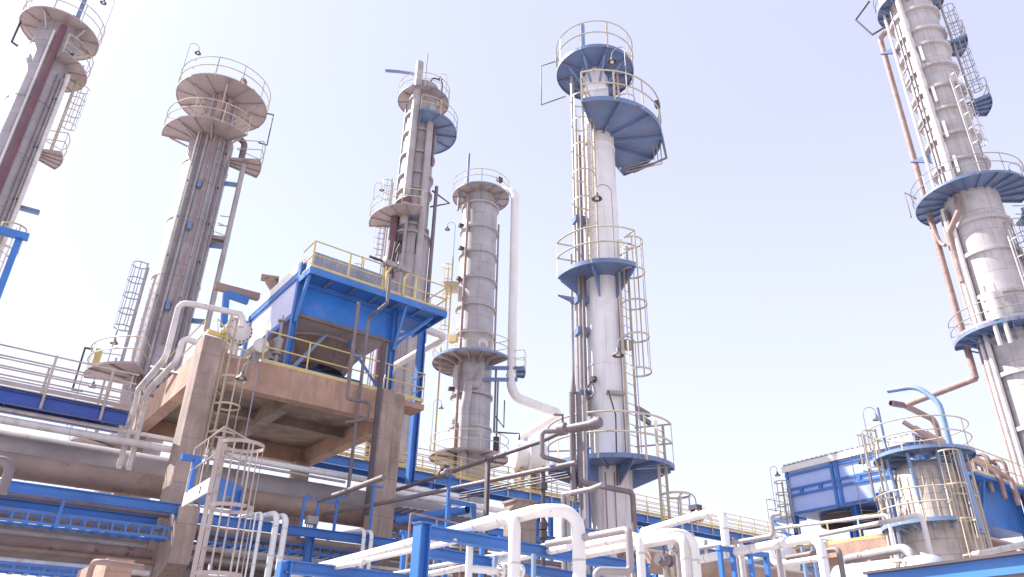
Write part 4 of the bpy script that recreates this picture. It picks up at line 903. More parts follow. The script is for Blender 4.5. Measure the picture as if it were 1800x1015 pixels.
# landing and near caged ladder
ln = thing('blue_landing', 'small blue landing with cream edge plate above the concrete corbel', 'platform', P(.2, -2.4, 0)*A3(1, 1, 0))
q = D(345, 855, 15.2); dk = q[2]
def LD(px, py): return Z(px, py, dk)
p_ = [LD(325, 870), LD(378, 838), LD(424, 858), LD(375, 893)]
MB().prism(p_, ZZ*-.04).build('deck', blue, ln)
MB().beam(p_[0]-ZZ*.1, p_[1]-ZZ*.1, .03, .26).build('edge_plate', offw, ln); MB().beam(p_[1]-ZZ*.1, p_[2]-ZZ*.1, .03, .26).build('edge_plate', blue, ln)
for q, tz in ((p_[0]*.35+p_[3]*.65, 893), (p_[2]*.9+p_[1]*.1, 908)): MB().ibeam(q-ZZ*.06, A3(q[0], q[1], zat(q[0], q[1], tz)), .13, .13, up=R).build('post', blue, ln)
rail_line(MB(), [p_[0], p_[1], p_[2]], bars=(.9, .45), r=.018, step=.8).build('handrail', beige, ln)
fo = bpy.data.curves.new('plate_number', 'FONT'); fo.body = '2'; fo.size = .17; fo.extrude = .004; fo.materials.append(dark)
tmp_ = bpy.data.objects.new('tmp', fo); COL.objects.link(tmp_); bpy.context.view_layer.update()
to = bpy.data.objects.new('plate_number', bpy.data.meshes.new_from_object(tmp_.evaluated_get(bpy.context.evaluated_depsgraph_get()))); bpy.data.objects.remove(tmp_); COL.objects.link(to); to.parent = ln
dx = nrm(p_[1]-p_[0]); nx = np.cross(dx, ZZ); q = p_[0]*.42+p_[1]*.58+nx*.022-ZZ*.16
Mt = Matrix.Identity(4)
for i_ in range(3): Mt[i_][0], Mt[i_][1], Mt[i_][2], Mt[i_][3] = dx[i_], ZZ[i_], nx[i_], q[i_]-ln.location[i_]
to.matrix_local = Mt
MB().beam(D(319, 803, 15.8), D(352, 809, 16), .1, .12).build('bracket_beam', blue, ln); MB().beam(D(345, 808, 15.9), A3(*(D(345, 808, 15.9)[:2]), dk), .08, .08).build('bracket_post', blue, ln)
nl = thing('near_caged_ladder', 'pale caged ladder standing before the concrete corbel, nearest to the camera', 'ladder', D(365, 1000, 13.6)*A3(1, 1, 0))
q = D(371, 880, 13.6); ladder(nl, q, R*.88-L*.47, .3, zat(q[0], q[1], 774), beige, (zat(q[0], q[1], 1010), zat(q[0], q[1], 782)), .85, w=.42, bar=.014)
# dark sloping conduits and posts in the middle
pipe('upper of two long dull conduits climbing across the walkway, with a dark valve', path(1003, 752, 18.5, ('h', 952, 776), ('h', 716, 856), ('h', 560, 903)), .062, steel, .1, 'conduit')
pipe('long dull conduit crossing below its twin in front of the walkway, lower of two', path(1012, 814, 17.5, ('h', 680, 883), ('h', 560, 907)), .062, steel, .1, 'conduit')
pipe('brown conduit resting on the slim blue tee post and crossing the second column', path(675, 839, 18.6, ('h', 598, 868), ('h', 560, 880)), .07, steel, .1, 'conduit')
for k, (y0, y1) in enumerate(((828, 868), (833, 872), (838, 877))):
    pipe('thin parallel cable, %s of three, below the long dull conduits' % ('top', 'middle', 'lowest')[k], path(1008, y0, 18.2, ('h', 808, y1)), .02, dark, .05, 'cable_line', 6, 'cable')
vb = thing('inline_valve', 'dark valve lump on the upper long dull conduit above a blue tee bar', 'valve', D(781, 832, 19)); q = D(781, 833, 19.4)
MB().lathe_axis(q-L*.25, q+L*.25, [(0, .065), (.05, .12), (.12, .12), (.13, .08), (.36, .08), (.37, .12), (.44, .12), (.5, .065)], 14).build('valve_body', steel, vb); MB().box(q+ZZ*.16, R*.08, L*.1, ZZ*.05).build('actuator', dark, vb)
ts = thing('tee_support', 'slim blue tee post under the dark valve on the upper long conduit', 'pipe support', D(789, 900, 19.5)*A3(1, 1, 0)); q = D(790, 836, 19.5); MB().beam(q*A3(1, 1, 0), q, .07, .07).build('post', blue, ts); MB().beam(D(779, 834, 19.5), D(800, 839, 19.6), .07, .06).build('crossbar', blue, ts)
gf = thing('blue_gate_frame', 'blue gate shaped pipe support beside the open ended blue tube', 'pipe support', D(789, 910, 20)*A3(1, 1, 0))
for x0, y0 in ((789, 880), (833, 889)): q = D(x0, y0, 20); MB().beam(q*A3(1, 1, 0), q, .1, .1).build('post', blue, gf)
MB().beam(D(786, 880, 20), D(836, 890, 20), .1, .1).build('crossbar', blue, gf)
q1 = D(822, 896, 20.5); q0 = Z(700, 916, q1[2])
ot = solo(MB().lathe_axis(q0, q1, [(0, .115), (np.linalg.norm(q1-q0), .115), (np.linalg.norm(q1-q0), .1), (np.linalg.norm(q1-q0)-.5, .1)], 20), 'open_tube', blue, 'blue tube with a dark open end behind the blue gate support', 'pipe')
sg = thing('stacked_grating', 'flat grey slatted grating lying on the rack beam beside the second column', 'grating', c3a+ZZ*.15)
zz = c3a[2]+.135
for k in range(11): q = c3a+R*(.25+.27*k); q = A3(q[0], q[1], zz+.02); MB().box(q+L*.2, R*.06, L*1.1, ZZ*.02).build('slat', galv, sg)
for l_ in (-.7, 1.1): q = c3a+R*1.6+L*l_; MB().box(A3(q[0], q[1], zz+.055), R*1.5, L*.05, ZZ*.015).build('cross_strip', galv, sg)
dp = thing('dark_post', 'dull steel post holding the upper long dull conduit', 'post', D(856, 880, 18.6)*A3(1, 1, 0)); q = D(858, 806, 18.9); MB().ibeam(q*A3(1, 1, 0), q-ZZ*.06, .1, .1, up=R).build('shaft', steel, dp); MB().beam(q-R*.15-ZZ*.05, q+R*.15-ZZ*.05, .1, .03).build('saddle', dark, dp)
dp = thing('dark_post', 'dark jointed standpipe between the white exchanger and the piped pillar cluster', 'post', D(953, 880, 18)*A3(1, 1, 0)); q = D(955, 820, 18.2); MB().tube([q*A3(1, 1, 0), q], .05, 8).build('shaft', dark, dp)
for yy in (855, 925, 940): MB().lathe(q[0], q[1], [(zat(q[0], q[1], yy)-.1, .05), (zat(q[0], q[1], yy)-.08, .1), (zat(q[0], q[1], yy)+.08, .1), (zat(q[0], q[1], yy)+.1, .05)], 12).build('coupling', dark, dp)
a, b = lev(682, 862, 792, 884, .9); rod('white level pipe beyond the second column, above the slatted grating', a, b, .12, white, ext1=4)
a, b = lev(560, 905, 740, 937, .75)
cp = thing('concrete_pier', 'short grey concrete pier with flat top behind the white bends', 'pier structure', D(914, 940, 19.5)*A3(1, 1, 0)); q = D(914, 886, 19.5); MB().box(A3(q[0], q[1], q[2]/2), R*.28, L*.3, ZZ*q[2]/2).build('shaft', conc2, cp); MB().box(A3(q[0], q[1], q[2]+.03), R*.32, L*.34, ZZ*.03).build('cap', conc2, cp)
# ---- pipe cluster beside the white column
pipe('tall grey standpipe with a pointed top in front of the white column', [*path(1008, 872, 18.2, ('v', 690))], .07, steel)
pt = path(1008, 692, 18.2, ('v', 655)); solo(MB().lathe_axis(pt[0], pt[1], [(0, .07), (.1, .075), (np.linalg.norm(pt[1]-pt[0]), .015)], 12), 'pointed_cap', steel, 'pointed metal cap on the tall grey standpipe before the white column', 'cap')
pipe('grey pipe falling beside the white column then running level across its foot', path(1017, 690, 18.2, ('v', 848), ('h', 1112, 866), ('v', 1030)), .07, steel, .12)
pipe('grey pipe falling close to the white column, thinnest of the cluster, into the lower bends', path(1026, 696, 18.6, ('v', 900), ('g',)), .06, galv, .1)
pipe('grey looped pipe in front of the white exchanger drum, three sides of a square', path(1048, 751, 17.6, ('h', 1000, 757), ('h', 953, 759), ('v', 803), ('h', 993, 813)), .058, steel, .09)
va = thing('inline_valve', 'fat grey flanged valve with a flared end beside the white column railing', 'valve', D(990, 755, 17.5)); q0, q1 = D(982, 756, 17.4), D(1056, 746, 16.8); q1[2] = q0[2]; Ln = np.linalg.norm(q1-q0)
MB().lathe_axis(q0, q1, [(0, .06), (.02, .15), (.2, .15), (.22, .08), (Ln-.3, .08), (Ln-.12, .14), (Ln, .12)], 16).build('valve_body', steel, va); MB().tube([q0+ZZ*.1+(q1-q0)*.1, q0+(q1-q0)*.1+ZZ*.35, q0-(q1-q0)*.1+ZZ*.4], .03, 8).build('lever', dark, va)
pipe('short level conduit tying the grey standpipes at the foot of the white column', path(990, 870, 17.6, ('h', 1040, 860), ('h', 1060, 852)), .06, galv, .1)
for k, x0 in enumerate((990, 998)): pipe('pale pipe dropping below the standpipes, %s of a pair' % ('nearer the pier', 'nearer the white column')[k], path(x0, 871, 17.4, ('g',)), .055, galv)
bq = thing('blue_post', 'slim blue steel post among the grey standpipes before the white column', 'post', D(1030, 850, 18.9)*A3(1, 1, 0)); q = D(1029, 790, 18.9); MB().ibeam(q*A3(1, 1, 0), q, .12, .12, up=R).build('shaft', blue, bq); MB().box(q+ZZ*.02, R*.1, L*.1, ZZ*.02).build('cap_plate', blue, bq)
# ================================================================ near rack and white pipes
nr = thing('near_rack', 'near blue steel frame of post and beams with white pipes lying on it', 'rack', D(738, 1000, 10.3)*A3(1, 1, 0))
n0 = D(742, 934, 10.3); n1 = Z(1140, 1001, n0[2]); nd_ = nrm(n1-n0)
MB().ibeam(n0+nd_*.09, n1, .12, .165).build('beam', blue, nr); MB().ibeam(n0*A3(1, 1, 0), n0+ZZ*.09, .17, .17, up=nd_).build('post', blue, nr); MB().ibeam(n1*A3(1, 1, 0), n1-ZZ*.085, .12, .12, up=nd_).build('post', blue, nr)
MB().box(n0+ZZ*.098, nd_*.1, np.cross(ZZ, nd_)*.1, ZZ*.008).build('cap_plate', blue, nr)
m0 = D(500, 996, 10.6); m1 = Z(640, 1012, m0[2]); m2 = m1+nrm(m1-m0)*1.2; MB().ibeam(m0, m2, .12, .16).build('beam', blue, nr); MB().ibeam(m0*A3(1, 1, 0), m0+ZZ*.05, .15, .15, up=R).build('post', blue, nr)
f0 = D(755, 971, 12.2); f1 = Z(1130, 1035, f0[2]); MB().ibeam(f0, f1, .12, .17).build('beam', blue, nr)
q = D(870, 990, 11.6); MB().beam(q*A3(1, 1, 0), q+ZZ*.1, .06, .06).build('post', blue3, nr); q = D(938, 990, 10.9); MB().beam(q*A3(1, 1, 0), q+ZZ*.12, .05, .05).build('post', blue3, nr)
pipe('fat white pipe on the near blue beam, bending straight down in front of it', path(903, 1040, 9.9, ('v', 905), ('h', 860, 917), ('h', 600, 989), ('h', 420, 1036)), .078, white, .2)
pipe('fattest white pipe arching over the near blue beam before dropping in front of it', path(1019, 1040, 9.7, ('v', 899), ('h', 950, 897), ('h', 905, 909), ('h', 700, 962), ('h', 520, 1008)), .084, white, .28)
pipe('slim white pipe under the fat white pipes with a small drop leg', path(800, 952, 10.6, ('h', 620, 990), ('v', 1040)), .038, white, .09)
pipe('slim white pipe, lower run towards the near blue post with a drop leg', path(640, 988, 10.3, ('h', 556, 1003), ('v', 1040)), .038, offw, .09)
pipe('cream thin pipe below the near blue beam, upper of two', path(1000, 951, 11.4, ('h', 891, 973), ('h', 690, 1009)), .035, offw, .1)
pipe('white pipe below the near blue beam, lower and thicker of two', path(1000, 962, 11.4, ('h', 891, 985), ('h', 740, 1012)), .055, white, .1)
tee = thing('flanged_tee', 'white upright pipe with a side branch and flanges behind the near blue beam', 'pipe', D(825, 1000, 11)*A3(1, 1, 0)); q = D(826, 960, 11.0); MB().tube([q*A3(1, 1, 0), q], .05, 12).build('upright', white, tee); MB().lathe(q[0], q[1], [(q[2], .056), (q[2]+.02, .056), (q[2]+.03, .02)], 14).build('cap', white, tee)
q1 = D(826, 1000, 11.0); q2 = Z(895, 1006, q1[2]); dd = nrm(q2-q1); Ln = np.linalg.norm(q2-q1)
MB().lathe_axis(q1, q2, [(0, .05), (Ln-.16, .05), (Ln-.15, .11), (Ln-.11, .11), (Ln-.1, .06), (Ln-.05, .06), (Ln-.045, .11), (Ln, .11)], 18).build('branch', white, tee)
for k in range(10): a = 2*math.pi*k/10; e = np.cross(dd, ZZ); c_ = q2+(e*math.cos(a)+ZZ*math.sin(a))*.09; MB().lathe_axis(c_-dd*.2, c_+dd*.02, [(0, .012), (.22, .012)], 6).build('bolt', galv, tee)
pipe('grey loop pipe bent like a square hook in front of the white column foot', path(962, 957, 10.2, ('h', 1105, 931), ('v', 1005), ('h', 1048, 1003), ('v', 1040)), .045, galv, .06)
pipe('white pipe with a round shoulder bend beside the grey hook pipe', path(1016, 962, 10.6, ('h', 1050, 955), ('h', 1124, 940), ('v', 1040)), .052, white, .16)
pipe('beige fat lagged pipe running under the white shoulder bends', path(1016, 977, 10.9, ('h', 1060, 969), ('h', 1202, 943), ('v', 1040)), .06, offw, .12)
pipe('fat white pipe with a wide shoulder bend, farthest along the near rack', path(1116, 949, 10.2, ('h', 1131, 946), ('h', 1171, 938), ('h', 1217, 942), ('v', 1040)), .07, white, .2)
pipe('metal clad pipe dropping beside the wide white shoulder bend', path(1190, 953, 10.0, ('h', 1207, 951), ('v', 1040)), .055, galv, .08)
pipe('white pipe with a brown clamp valve, humped near the long walkway', path(1130, 935, 13.5, ('h', 1180, 920), ('h', 1225, 907), ('h', 1270, 898), ('v', 960)), .062, white, .16)
cv = thing('clamp_valve', 'brown clamp valve on the humped white pipe near the long walkway', 'valve', D(1223, 907, 13.3)); q0, q1 = D(1214, 910, 13.5), D(1233, 905, 13.4); Ln = np.linalg.norm(q1-q0); MB().lathe_axis(q0, q1, [(0, .07), (.02, .11), (.06, .11), (.07, .09), (Ln-.07, .09), (Ln-.06, .11), (Ln-.02, .11), (Ln, .07)], 16).build('valve_body', brownlag, cv); MB().box((q0+q1)/2+ZZ*.14, R*.07, L*.09, ZZ*.04).build('actuator', dark, cv)
pipe('white pipe on the low frames, bending down before the horizontal drum', path(1225, 985, 13.0, ('h', 1300, 969), ('h', 1440, 943), ('v', 1040)), .065, white, .18)
for k, (xa, ya, xb) in enumerate(((1265, 964, 1287), (1318, 973, 1346))):
    t_ = thing('low_portal', 'narrow blue portal frame under the white pipe, %s' % ('nearer the metal clad pipe', 'nearer the horizontal drum')[k], 'pipe support', D(xa, 1000, 12)*A3(1, 1, 0)); qa = D(xa, ya, 12); qb = Z(xb, ya+3, qa[2])
    for q in (qa, qb): MB().beam(q*A3(1, 1, 0), q-ZZ*.04, .06, .06).build('post', blue, t_)
    MB().beam(qa-nrm(qb-qa)*.04, qb+nrm(qb-qa)*.04, .07, .07).build('crossbar', blue, t_)
a, b = D(1180, 975, 12.6), None
pipe('grey thin pipe stepping up past the low portals', path(1225, 965, 12.4, ('h', 1360, 942), ('v', 906), ('h', 1372, 903)), .032, galv, .06)
pipe('grey upright pipe past the low portals reaching the picture bottom', path(1364, 945, 12.4, ('v', 1040)), .045, galv)
pipe('dark thin pipe bent down beside the horizontal drum', path(1383, 981, 11.8, ('h', 1474, 965), ('v', 1040)), .035, steel, .06)
pipe('white level pipe low behind the low portals ending in a hook', path(1355, 962, 13.5, ('v', 992), ('h', 1450, 980)), .05, white, .1)
for k, x0 in enumerate((1293, 1300)): pipe('pale upright pipe between the two low portals, %s' % ('slimmer', 'thicker')[k], path(x0, 955, 12.7, ('v', 1045)), (.03, .05)[k], (galv, offw)[k])
drm = thing('horizontal_drum', 'pale grey horizontal drum with dark band and rounded end beside the blue canopy', 'tank', D(1560, 1010, 15)*A3(1, 1, 0))
q1 = D(1668, 1004, 15); q0 = Z(1480, 1024, q1[2]); Ln = np.linalg.norm(q1-q0)
MB().lathe_axis(q0, q1, [(0, .3), (Ln-.3, .3), (Ln-.2, .28), (Ln-.1, .22), (Ln-.03, .12), (Ln, .02)], 30).build('shell', mat('drum_grey_paint', (.36, .39, .45), .4, streak=.2), drm); MB().lathe_axis(q0, q1, [(Ln-.75, .29), (Ln-.75, .315), (Ln-.68, .315), (Ln-.68, .29)], 30).build('band', dark, drm)
for k in (.3, .8): q = q0+(q1-q0)*k; MB().box(A3(q[0], q[1], (q[2]-.2)/2), R*.1, L*.25, ZZ*(q[2]-.2)/2).build('saddle', conc2, drm)
cn = thing('blue_canopy', 'bright blue canopy edge beam with dark top flashing at the bottom corner', 'canopy', D(1700, 1010, 9)*A3(1, 1, 0))
q0 = D(1800, 992, 8.6); q1 = Z(1530, 1024, q0[2]); dd = nrm(q0-q1); q0 = q0+dd*1.2; sd_ = nrm(np.cross(dd, ZZ)); sd_ = sd_ if sd_@FW > 0 else -sd_
MB().box((q0+q1)/2, (q0-q1)/2, sd_*.03, ZZ*.075).build('fascia', blue, cn); MB().box((q0+q1)/2+ZZ*.09-sd_*.02, (q0-q1)/2, sd_*.07, ZZ*.013).build('top_flashing', dark, cn); MB().box((q0+q1)/2+sd_*.75-ZZ*.08, (q0-q1)/2, sd_*.75, ZZ*.02).build('soffit', brownpl, cn)
for k in (.1, .45): q = q1+(q0-q1)*k; MB().beam(q-ZZ*.1+sd_*.1, q*A3(1, 1, 0)+sd_*.1, .1, .1).build('post', blue, cn)
# ================================================================ far cooler and its table
FD = 40
B0 = D(1606, 776, FD); B1 = Z(1380, 831, B0[2]); bd = nrm(B1-B0); bs = nrm(np.cross(ZZ, bd)); bs = bs if bs@FW > 0 else -bs
fc = thing('far_cooler', 'long blue framed cooler with pale panels and ribbed roof edge behind the squat vessel', 'cooler', B0*A3(1, 1, 0))
BL = np.linalg.norm(B1-B0); bh = B0[2]-zat(B0[0], B0[1], 864)
MB().box((B0+B1)/2-ZZ*bh/2+bs*.05, (B1-B0)/2, bs*.04, ZZ*bh/2).build('side_panel', panelb, fc)
MB().box((B0+B1)/2-ZZ*bh/2+bs*2.6, (B1-B0)/2*.99, bs*2.4, ZZ*(bh/2-.02)).build('box_body', blue, fc)
def bb(k0, z0, k1, z1, w_=.15, nm='frame_bar', m=blue): MB().beam(B0+bd*k0*BL-ZZ*z0-bs*.03, B0+bd*k1*BL-ZZ*z1-bs*.03, w_ if abs(k0-k1) > .01 else .12, .12 if abs(k0-k1) > .01 else w_, up=None if abs(k0-k1) > .01 else bd).build(nm, m, fc)
for k in (.015, .57, .61, .985): bb(k, .0, k, bh)
for z_ in (.22, bh*.42, bh*.56, bh-.1): bb(0, z_, 1, z_, .1)
for k in (.2, .42, .72, .88): bb(k, bh*.44, k, bh*.54, .2)
MB().box((B0+B1)/2+ZZ*.12-bs*.06, (B1-B0)/2*1.02, bs*.12, ZZ*.16).build('roof_edge', white, fc)
mb = MB(); k = 0
while k < BL: mb.beam(B0+bd*k+ZZ*.33-bs*.15, B0+bd*k+ZZ*.33+bs*4.5, .16, .12); k += .3
rf = mb.build('ribbed_roof', galv, fc)
for k in (.25, .75):
    c_ = B0+bd*BL*k+bs*2.6; MB().lathe(c_[0], c_[1], [(c_[2]-bh-.45, 1.6), (c_[2]-bh-.45, 1.68), (c_[2]-bh-.01, 1.68), (c_[2]-bh-.01, 1.6), (c_[2]-bh-.45, 1.6)], 36, False).build('fan_ring', brownpl, fc)
for k in (.02, .5, .98):
    for s_ in (.1, 4.9): q = B0+bd*BL*k+bs*s_; MB().ibeam(q-ZZ*bh, A3(q[0], q[1], zat(B0[0], B0[1], 935)), .25, .25, up=bd).build('leg', blue, fc)
MB().box(B1+bd*.75-ZZ*(bh*1.0)+bs*.6, bd*.7, bs*.7, ZZ*.05).build('side_deck', blue, fc)
dkz = B1+bd*.05-ZZ*(bh*1.0-.05)
rail_line(MB(), [dkz-bs*.1, dkz+bd*1.4-bs*.1, dkz+bd*1.4+bs*1.3], step=.9, toe=.14).build('handrail', cream, fc)
MB().beam(B1+bd*1.3-ZZ*(bh+.1), B1-ZZ*(bh+1.3), .14, .14).build('knee_brace', blue, fc)
ladder(fc, B1-bs*.5-bd*.3, -bs, zat(B1[0], B1[1], 940), B1[2]-.6, cream, (B1[2]-bh-.2, B1[2]-.7), .7)
lamp(B1+bd*1.0-ZZ*bh, az(-bd), 'hooked lamp on the small railed deck at the open end of the far cooler', 1.5)
lamp(D(1516, 908, 38), az(-bd), 'bell lamp on a pole on the far table rail below the far cooler panels', 1.5)
tb = thing('far_table', 'brown topped table with yellow railing carrying the far cooler', 'platform structure', B0*A3(1, 1, 0))
tz = zat(B0[0], B0[1], 940)
tc = (B0+B1)/2; tc[2] = tz
MB().box(tc+bs*2.2-ZZ*.3, bd*(BL/2+.6), bs*3.4, ZZ*.3).build('slab', conc, tb)
e0, e1 = tc-bd*(BL/2+.5)-bs*1.15, tc+bd*(BL/2+.5)-bs*1.15
rail_line(MB(), [e0, e1, e1+bs*6], step=1.6, post=.08, toe=.14).build('handrail', yellow, tb)
for k in (.05, .5, .95):
    for s_ in (-.9, 5.2): q = B0+bd*BL*k+bs*s_; MB().box(A3(q[0], q[1], (tz-.6)/2), bd*.3, bs*.3, ZZ*(tz-.6)/2).build('column', conc2, tb)
# second cooler unit behind the squat vessel
C0 = D(1704, 838, 37); C1 = Z(1796, 868, C0[2]); cdv = nrm(C1-C0); cs = nrm(np.cross(ZZ, cdv)); cs = cs if cs@FW > 0 else -cs
sc2 = thing('shaded_cooler', 'shaded blue cooler side with overhanging deck between the squat vessel and the giant column', 'cooler', C0*A3(1, 1, 0))
hh = C0[2]-zat(C0[0], C0[1], 916); CL = np.linalg.norm(C1-C0)
MB().box((C0+C1)/2-ZZ*hh/2+cs*2.2, (C1-C0)/2, cs*2, ZZ*hh/2).build('box_body', blue, sc2)
MB().box((C0+C1)/2+cs*.2-ZZ*.05, (C1-C0)/2*1.3, cs*.75, ZZ*.06).build('deck', blue, sc2)
rail_line(MB(), [C0-cdv*.5-cs*.5, C1+cdv*.5-cs*.5], step=1.2, toe=.14).build('handrail', yellow, sc2)
for k in (.1, .95): q = C0+(C1-C0)*k+cs*.2; MB().beam(q, q*A3(1, 1, 0), .22, .22).build('leg', blue, sc2); MB().beam(q-ZZ*1.9, q-cs*.5-ZZ*.1, .12, .12).build('knee_brace', blue, sc2)
# brown manifold on top of the far cooler
MG = 'rusty pipe bends of the far manifold'
m0, m1 = D(1612, 776, 41), D(1748, 818, 46); nb = 10
for k in range(nb):
    f = k/(nb-1); e = m0+(m1-m0)*f; e[2] += (.25 if k % 2 else 0)
    q = e-nrm(m1-m0)*.2+bd*1.5
    b_ = e-bd*.5; c_ = b_.copy(); c_[2] -= 2.6+.2*(k % 3)
    pipe('rusty pipe bend in the tight row of bends between squat vessel and giant column', [q+ZZ*.0, b_, c_], .095, rustp if k % 3 else brownlag, .4, 'manifold_bend', 12, 'pipe', MG)
m2, m3 = D(1588, 742, 38), D(1690, 790, 38)
for k in range(6):
    f = k/5; e = m2+(m3-m2)*f
    pipe('rusty level header lying across the far manifold above the squat vessel deck', [e, e+nrm(m3-m2)*1.9-ZZ*.35, e+nrm(m3-m2)*1.9-ZZ*1.4], .11, rustp, .3, 'manifold_header', 12, 'pipe', 'rusty headers above the squat vessel')
tw = T6.at(-92, r1+.75, T6.z(650))
pipe('rusty pipe sweeping from the giant column foot to a corner above the squat vessel', [tw, *[A3(*q) for q in (Z(1590, 713, tw[2]-.05), Z(1643, 739, tw[2]-.05))], Z(1643, 739, tw[2]-.05)-ZZ*1.2], .17, rustp, .45)
q = Z(1590, 713, tw[2]-.05); q1 = Z(1566, 709, tw[2]-.05); ob = solo(MB().lathe_axis(q, q1, [(0, .17), (np.linalg.norm(q1-q), .17), (np.linalg.norm(q1-q), .14), (np.linalg.norm(q1-q)-.5, .14)], 16), 'open_stub', steel, 'dark open pipe stub poking out at the corner of the sweeping rusty pipe', 'pipe')
for k, (xa, ya, xb, yb) in enumerate(((1712, 975, 1820, 954), (1722, 985, 1820, 972), (1690, 935, 1830, 972))):
    q0 = D(xa, ya, 36.5 if k == 2 else 22); pipe(('white level pipe between the squat vessel foot and the picture edge', 'brown level pipe just above the blue canopy edge', 'brown pipe sloping behind the squat vessel below the shaded cooler')[k], [q0, Z(xb, yb, q0[2]) if k != 2 else D(xb, yb, 37)], (.07, .05, .1)[k], (offw, steel, rustp)[k])
a = D(1180, 968, 16); 
pipe('brown lagged pipe low behind the near portal frames', [D(1130, 985, 15), Z(1420, 1024, D(1130, 985, 15)[2])], .22, brownlag)
rb = D(1200, 968, 16.5); MB_ = MB().ibeam(rb-R*3, rb+R*9, .18, .22); solo(MB_, 'steel_beam', blue3, 'pale blue level beam over the brown lagged pipe behind the portal frames', 'beam structure')

# ================================================================ fuller bundles in the depth of the rack
ORD = ('topmost', 'second', 'third', 'fourth', 'fifth', 'sixth', 'seventh', 'eighth')
def bundle(where, rows, e0, e1):
    for k, (x0, y0, x1, y1, l, r_, m_, word) in enumerate(rows):
        a, b = lev(x0, y0, x1, y1, l); rod('%s, %s in the bundle %s' % (word, ORD[k]+(' down' if k else ''), where), a, b, r_, m_, ext0=e0, ext1=e1)
bundle('seen through the hung cable tray', ((0, 896, 270, 938, .35, .13, brownlag, 'brown lagged pipe'), (0, 917, 270, 958, .9, .1, greylag, 'grey pipe'), (0, 938, 260, 972, 1.5, .17, brownlag, 'fat brown pipe'), (0, 957, 240, 986, 2.0, .12, steel, 'dull pipe'), (0, 975, 240, 1001, 2.4, .17, greylag, 'fat grey pipe'), (0, 995, 200, 1014, 2.6, .1, rustp, 'rusty pipe')), 5, 2)
bundle('between the two concrete columns', ((400, 940, 620, 972, .5, .13, brownlag, 'brown lagged pipe'), (400, 957, 620, 987, 1.2, .15, greylag, 'grey lagged pipe'), (400, 972, 620, 1000, 1.8, .07, offw, 'pale pipe'), (400, 986, 620, 1012, 2.2, .16, brownlag, 'fat brown pipe'), (400, 1003, 620, 1026, 2.6, .14, steel, 'dull pipe')), .5, 3)
bundle('under the grating beyond the second column', ((700, 925, 860, 948, .6, .2, brownlag, 'fat brown lagged pipe'), (700, 944, 860, 963, 1.2, .08, offw, 'pale pipe'), (700, 956, 860, 976, .9, .1, steel, 'dull pipe'), (700, 972, 860, 990, 1.6, .2, greylag, 'fat grey lagged pipe'), (700, 990, 860, 1006, 1.1, .06, white, 'white pipe'), (700, 1002, 860, 1018, 1.7, .15, brownlag, 'brown pipe')), .4, 7)
bundle('low behind the wide white shoulder bends', ((1140, 962, 1300, 982, 2.0, .12, offw, 'pale pipe'), (1140, 995, 1300, 1010, 2.6, .16, greylag, 'fat grey pipe'), (1140, 1008, 1300, 1022, 1.6, .07, rustp, 'rusty pipe')), 1, 7)
a, b = lev(700, 938, 900, 964, -.3); MB().ibeam(a, b, .16, .2).build('beam', blue, rk)
for k, (x0, y0, y1) in enumerate(((770, 925, 1030), (848, 940, 1030), (884, 945, 1030), (712, 935, 1030))):
    q = D(x0, y0, 17+.4*k); o_ = thing('rack_stanchion', '%s blue stanchion standing low among the pipes between second column and pier' % ('second', 'third', 'fourth', 'first')[k], 'post', q*A3(1, 1, 0)); MB().beam(q*A3(1, 1, 0), q, .09, .09).build('shaft', blue, o_); MB().beam(q-R*.12, q+R*.12, .07, .05).build('head', blue, o_)
gh = thing('brown_pipe_hoop', 'thin brown square hoop rail above the near blue post', 'railing', D(722, 930, 16)*A3(1, 1, 0)); q = D(722, 902, 16); q1 = Z(812, 922, q[2]); MB().tube([q-ZZ*1.4, q, q1, q1-ZZ*1.4], .022, 6, bend=.06).build('top_rail', rustp, gh); MB().tube([q-ZZ*.18, q1-ZZ*.18], .02, 6).build('mid_rail', rustp, gh); MB().tube([(q+q1)/2, (q+q1)/2-ZZ*1.4], .02, 6).build('post', rustp, gh)
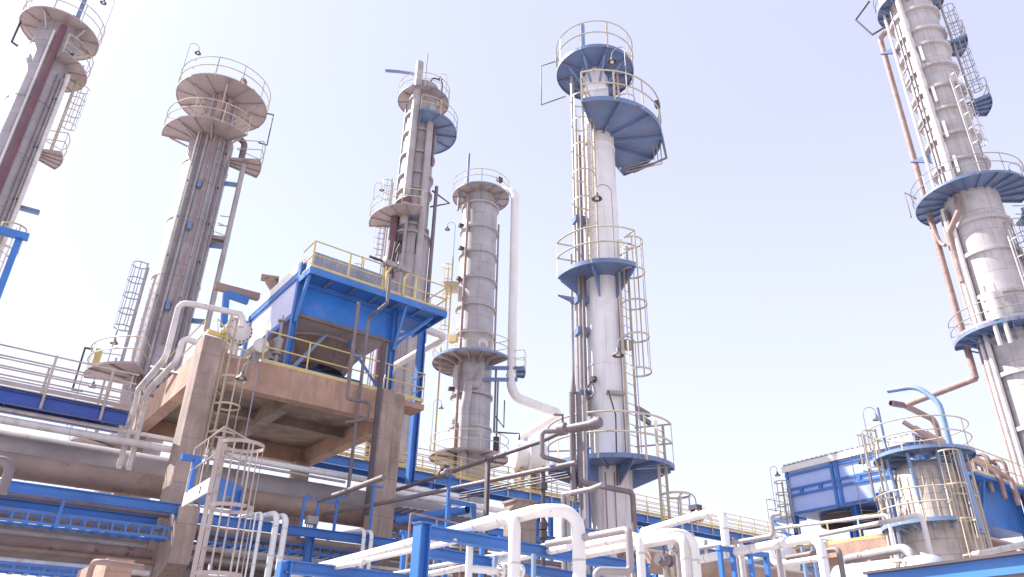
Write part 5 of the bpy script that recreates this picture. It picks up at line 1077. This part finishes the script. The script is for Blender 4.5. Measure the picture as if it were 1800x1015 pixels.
# small gear low behind the near rack
for k, (x0, y0, d0) in enumerate(((1168, 985, 13.2), (1190, 962, 14.5), (900, 1003, 11.6), (1100, 975, 15))):
    q = D(x0, y0, d0); o_ = thing('hand_valve', ('dark hand valve low under the wide white shoulder bends', 'flat grey valve actuator beside the metal clad drop pipe', 'white flanged valve end facing the flanged tee under the near beam', 'small valve between the white column foot and the grey hook pipe')[k], 'valve', q)
    dd = nrm(R+L*.2) if k != 2 else nrm(R)
    MB().lathe_axis(q-dd*.2, q+dd*.2, [(0, .05), (.03, .05), (.03, .1), (.08, .1), (.08, .06), (.15, .09), (.25, .09), (.32, .06), (.32, .1), (.37, .1), (.37, .05), (.4, .05)], 14).build('valve_body', (steel, galv, white, steel)[k], o_)
    MB().tube([q+ZZ*.08, q+ZZ*.3], .018, 6).build('stem', dark, o_)
    MB().tube([q+ZZ*.3+(R*math.cos(x)+L*math.sin(x))*.11 for x in [2*math.pi*i/14 for i in range(14)]], .012, 6, closed=True).build('hand_wheel', dark, o_)
    MB().tube([q-ZZ*.06, q*A3(1, 1, 0)], .035, 8).build('drop_leg', galv, o_)
for k, (x0, y0, d0, m_) in enumerate(((1110, 962, 15.5, cream), (1178, 950, 15, cream), (1290, 945, 17, steel), (1240, 950, 16.5, galv), (1410, 962, 15, blue3), (1428, 962, 15, blue3), (1478, 970, 18, offw), (1524, 965, 20, offw))):
    q = D(x0, y0, d0); pipe('%s upright, %s along the low pipe bends towards the squat vessel' % ({'faded_yellow_paint': 'cream thin', 'dull_brown_steel': 'dull thin', 'galvanized_steel': 'grey thin', 'pale_blue_paint': 'pale blue thin', 'aged_white_cladding': 'whitish thin'}[m_.name], ORD[k] if k else 'first'), [q, q*A3(1, 1, 0)], .035, m_, joints=False)
for k, (x0, y0, x1, y1, d0, r_, m_) in enumerate(((1360, 930, 1560, 905, 27, .05, white), (1370, 955, 1620, 905, 24, .06, offw), (1480, 985, 1600, 962, 20, .1, greylag), (1500, 1000, 1590, 985, 16, .03, cream), (1290, 990, 1370, 972, 17, .06, offw))):
    q = D(x0, y0, d0); pipe('%s crossing low before the far table, %s from the far end' % (('thin white pipe', 'long cream pipe', 'grey lagged pipe', 'thin cream rail', 'pale short pipe')[k], ORD[k] if k else 'first'), [q-ZZ*1.5, q, Z(x1, y1, q[2]), Z(x1, y1, q[2])-ZZ*2.2], r_, m_, joints=False)
q = D(1390, 985, 19); q1 = Z(1285, 1005, q[2]); Ln = np.linalg.norm(q1-q); fd = thing('beige_drum', 'beige horizontal drum lying behind the low portals', 'tank', q*A3(1, 1, 0)); MB().lathe_axis(q, q1, [(0, .05), (.05, .25), (.15, .38), (.3, .42), (Ln-.3, .42), (Ln-.1, .3), (Ln, .05)], 28).build('shell', offw, fd)
for k in (.3, .75): w_ = q+(q1-q)*k; MB().box(A3(w_[0], w_[1], (w_[2]-.3)/2), R*.12, L*.35, ZZ*(w_[2]-.3)/2).build('saddle', conc2, fd)
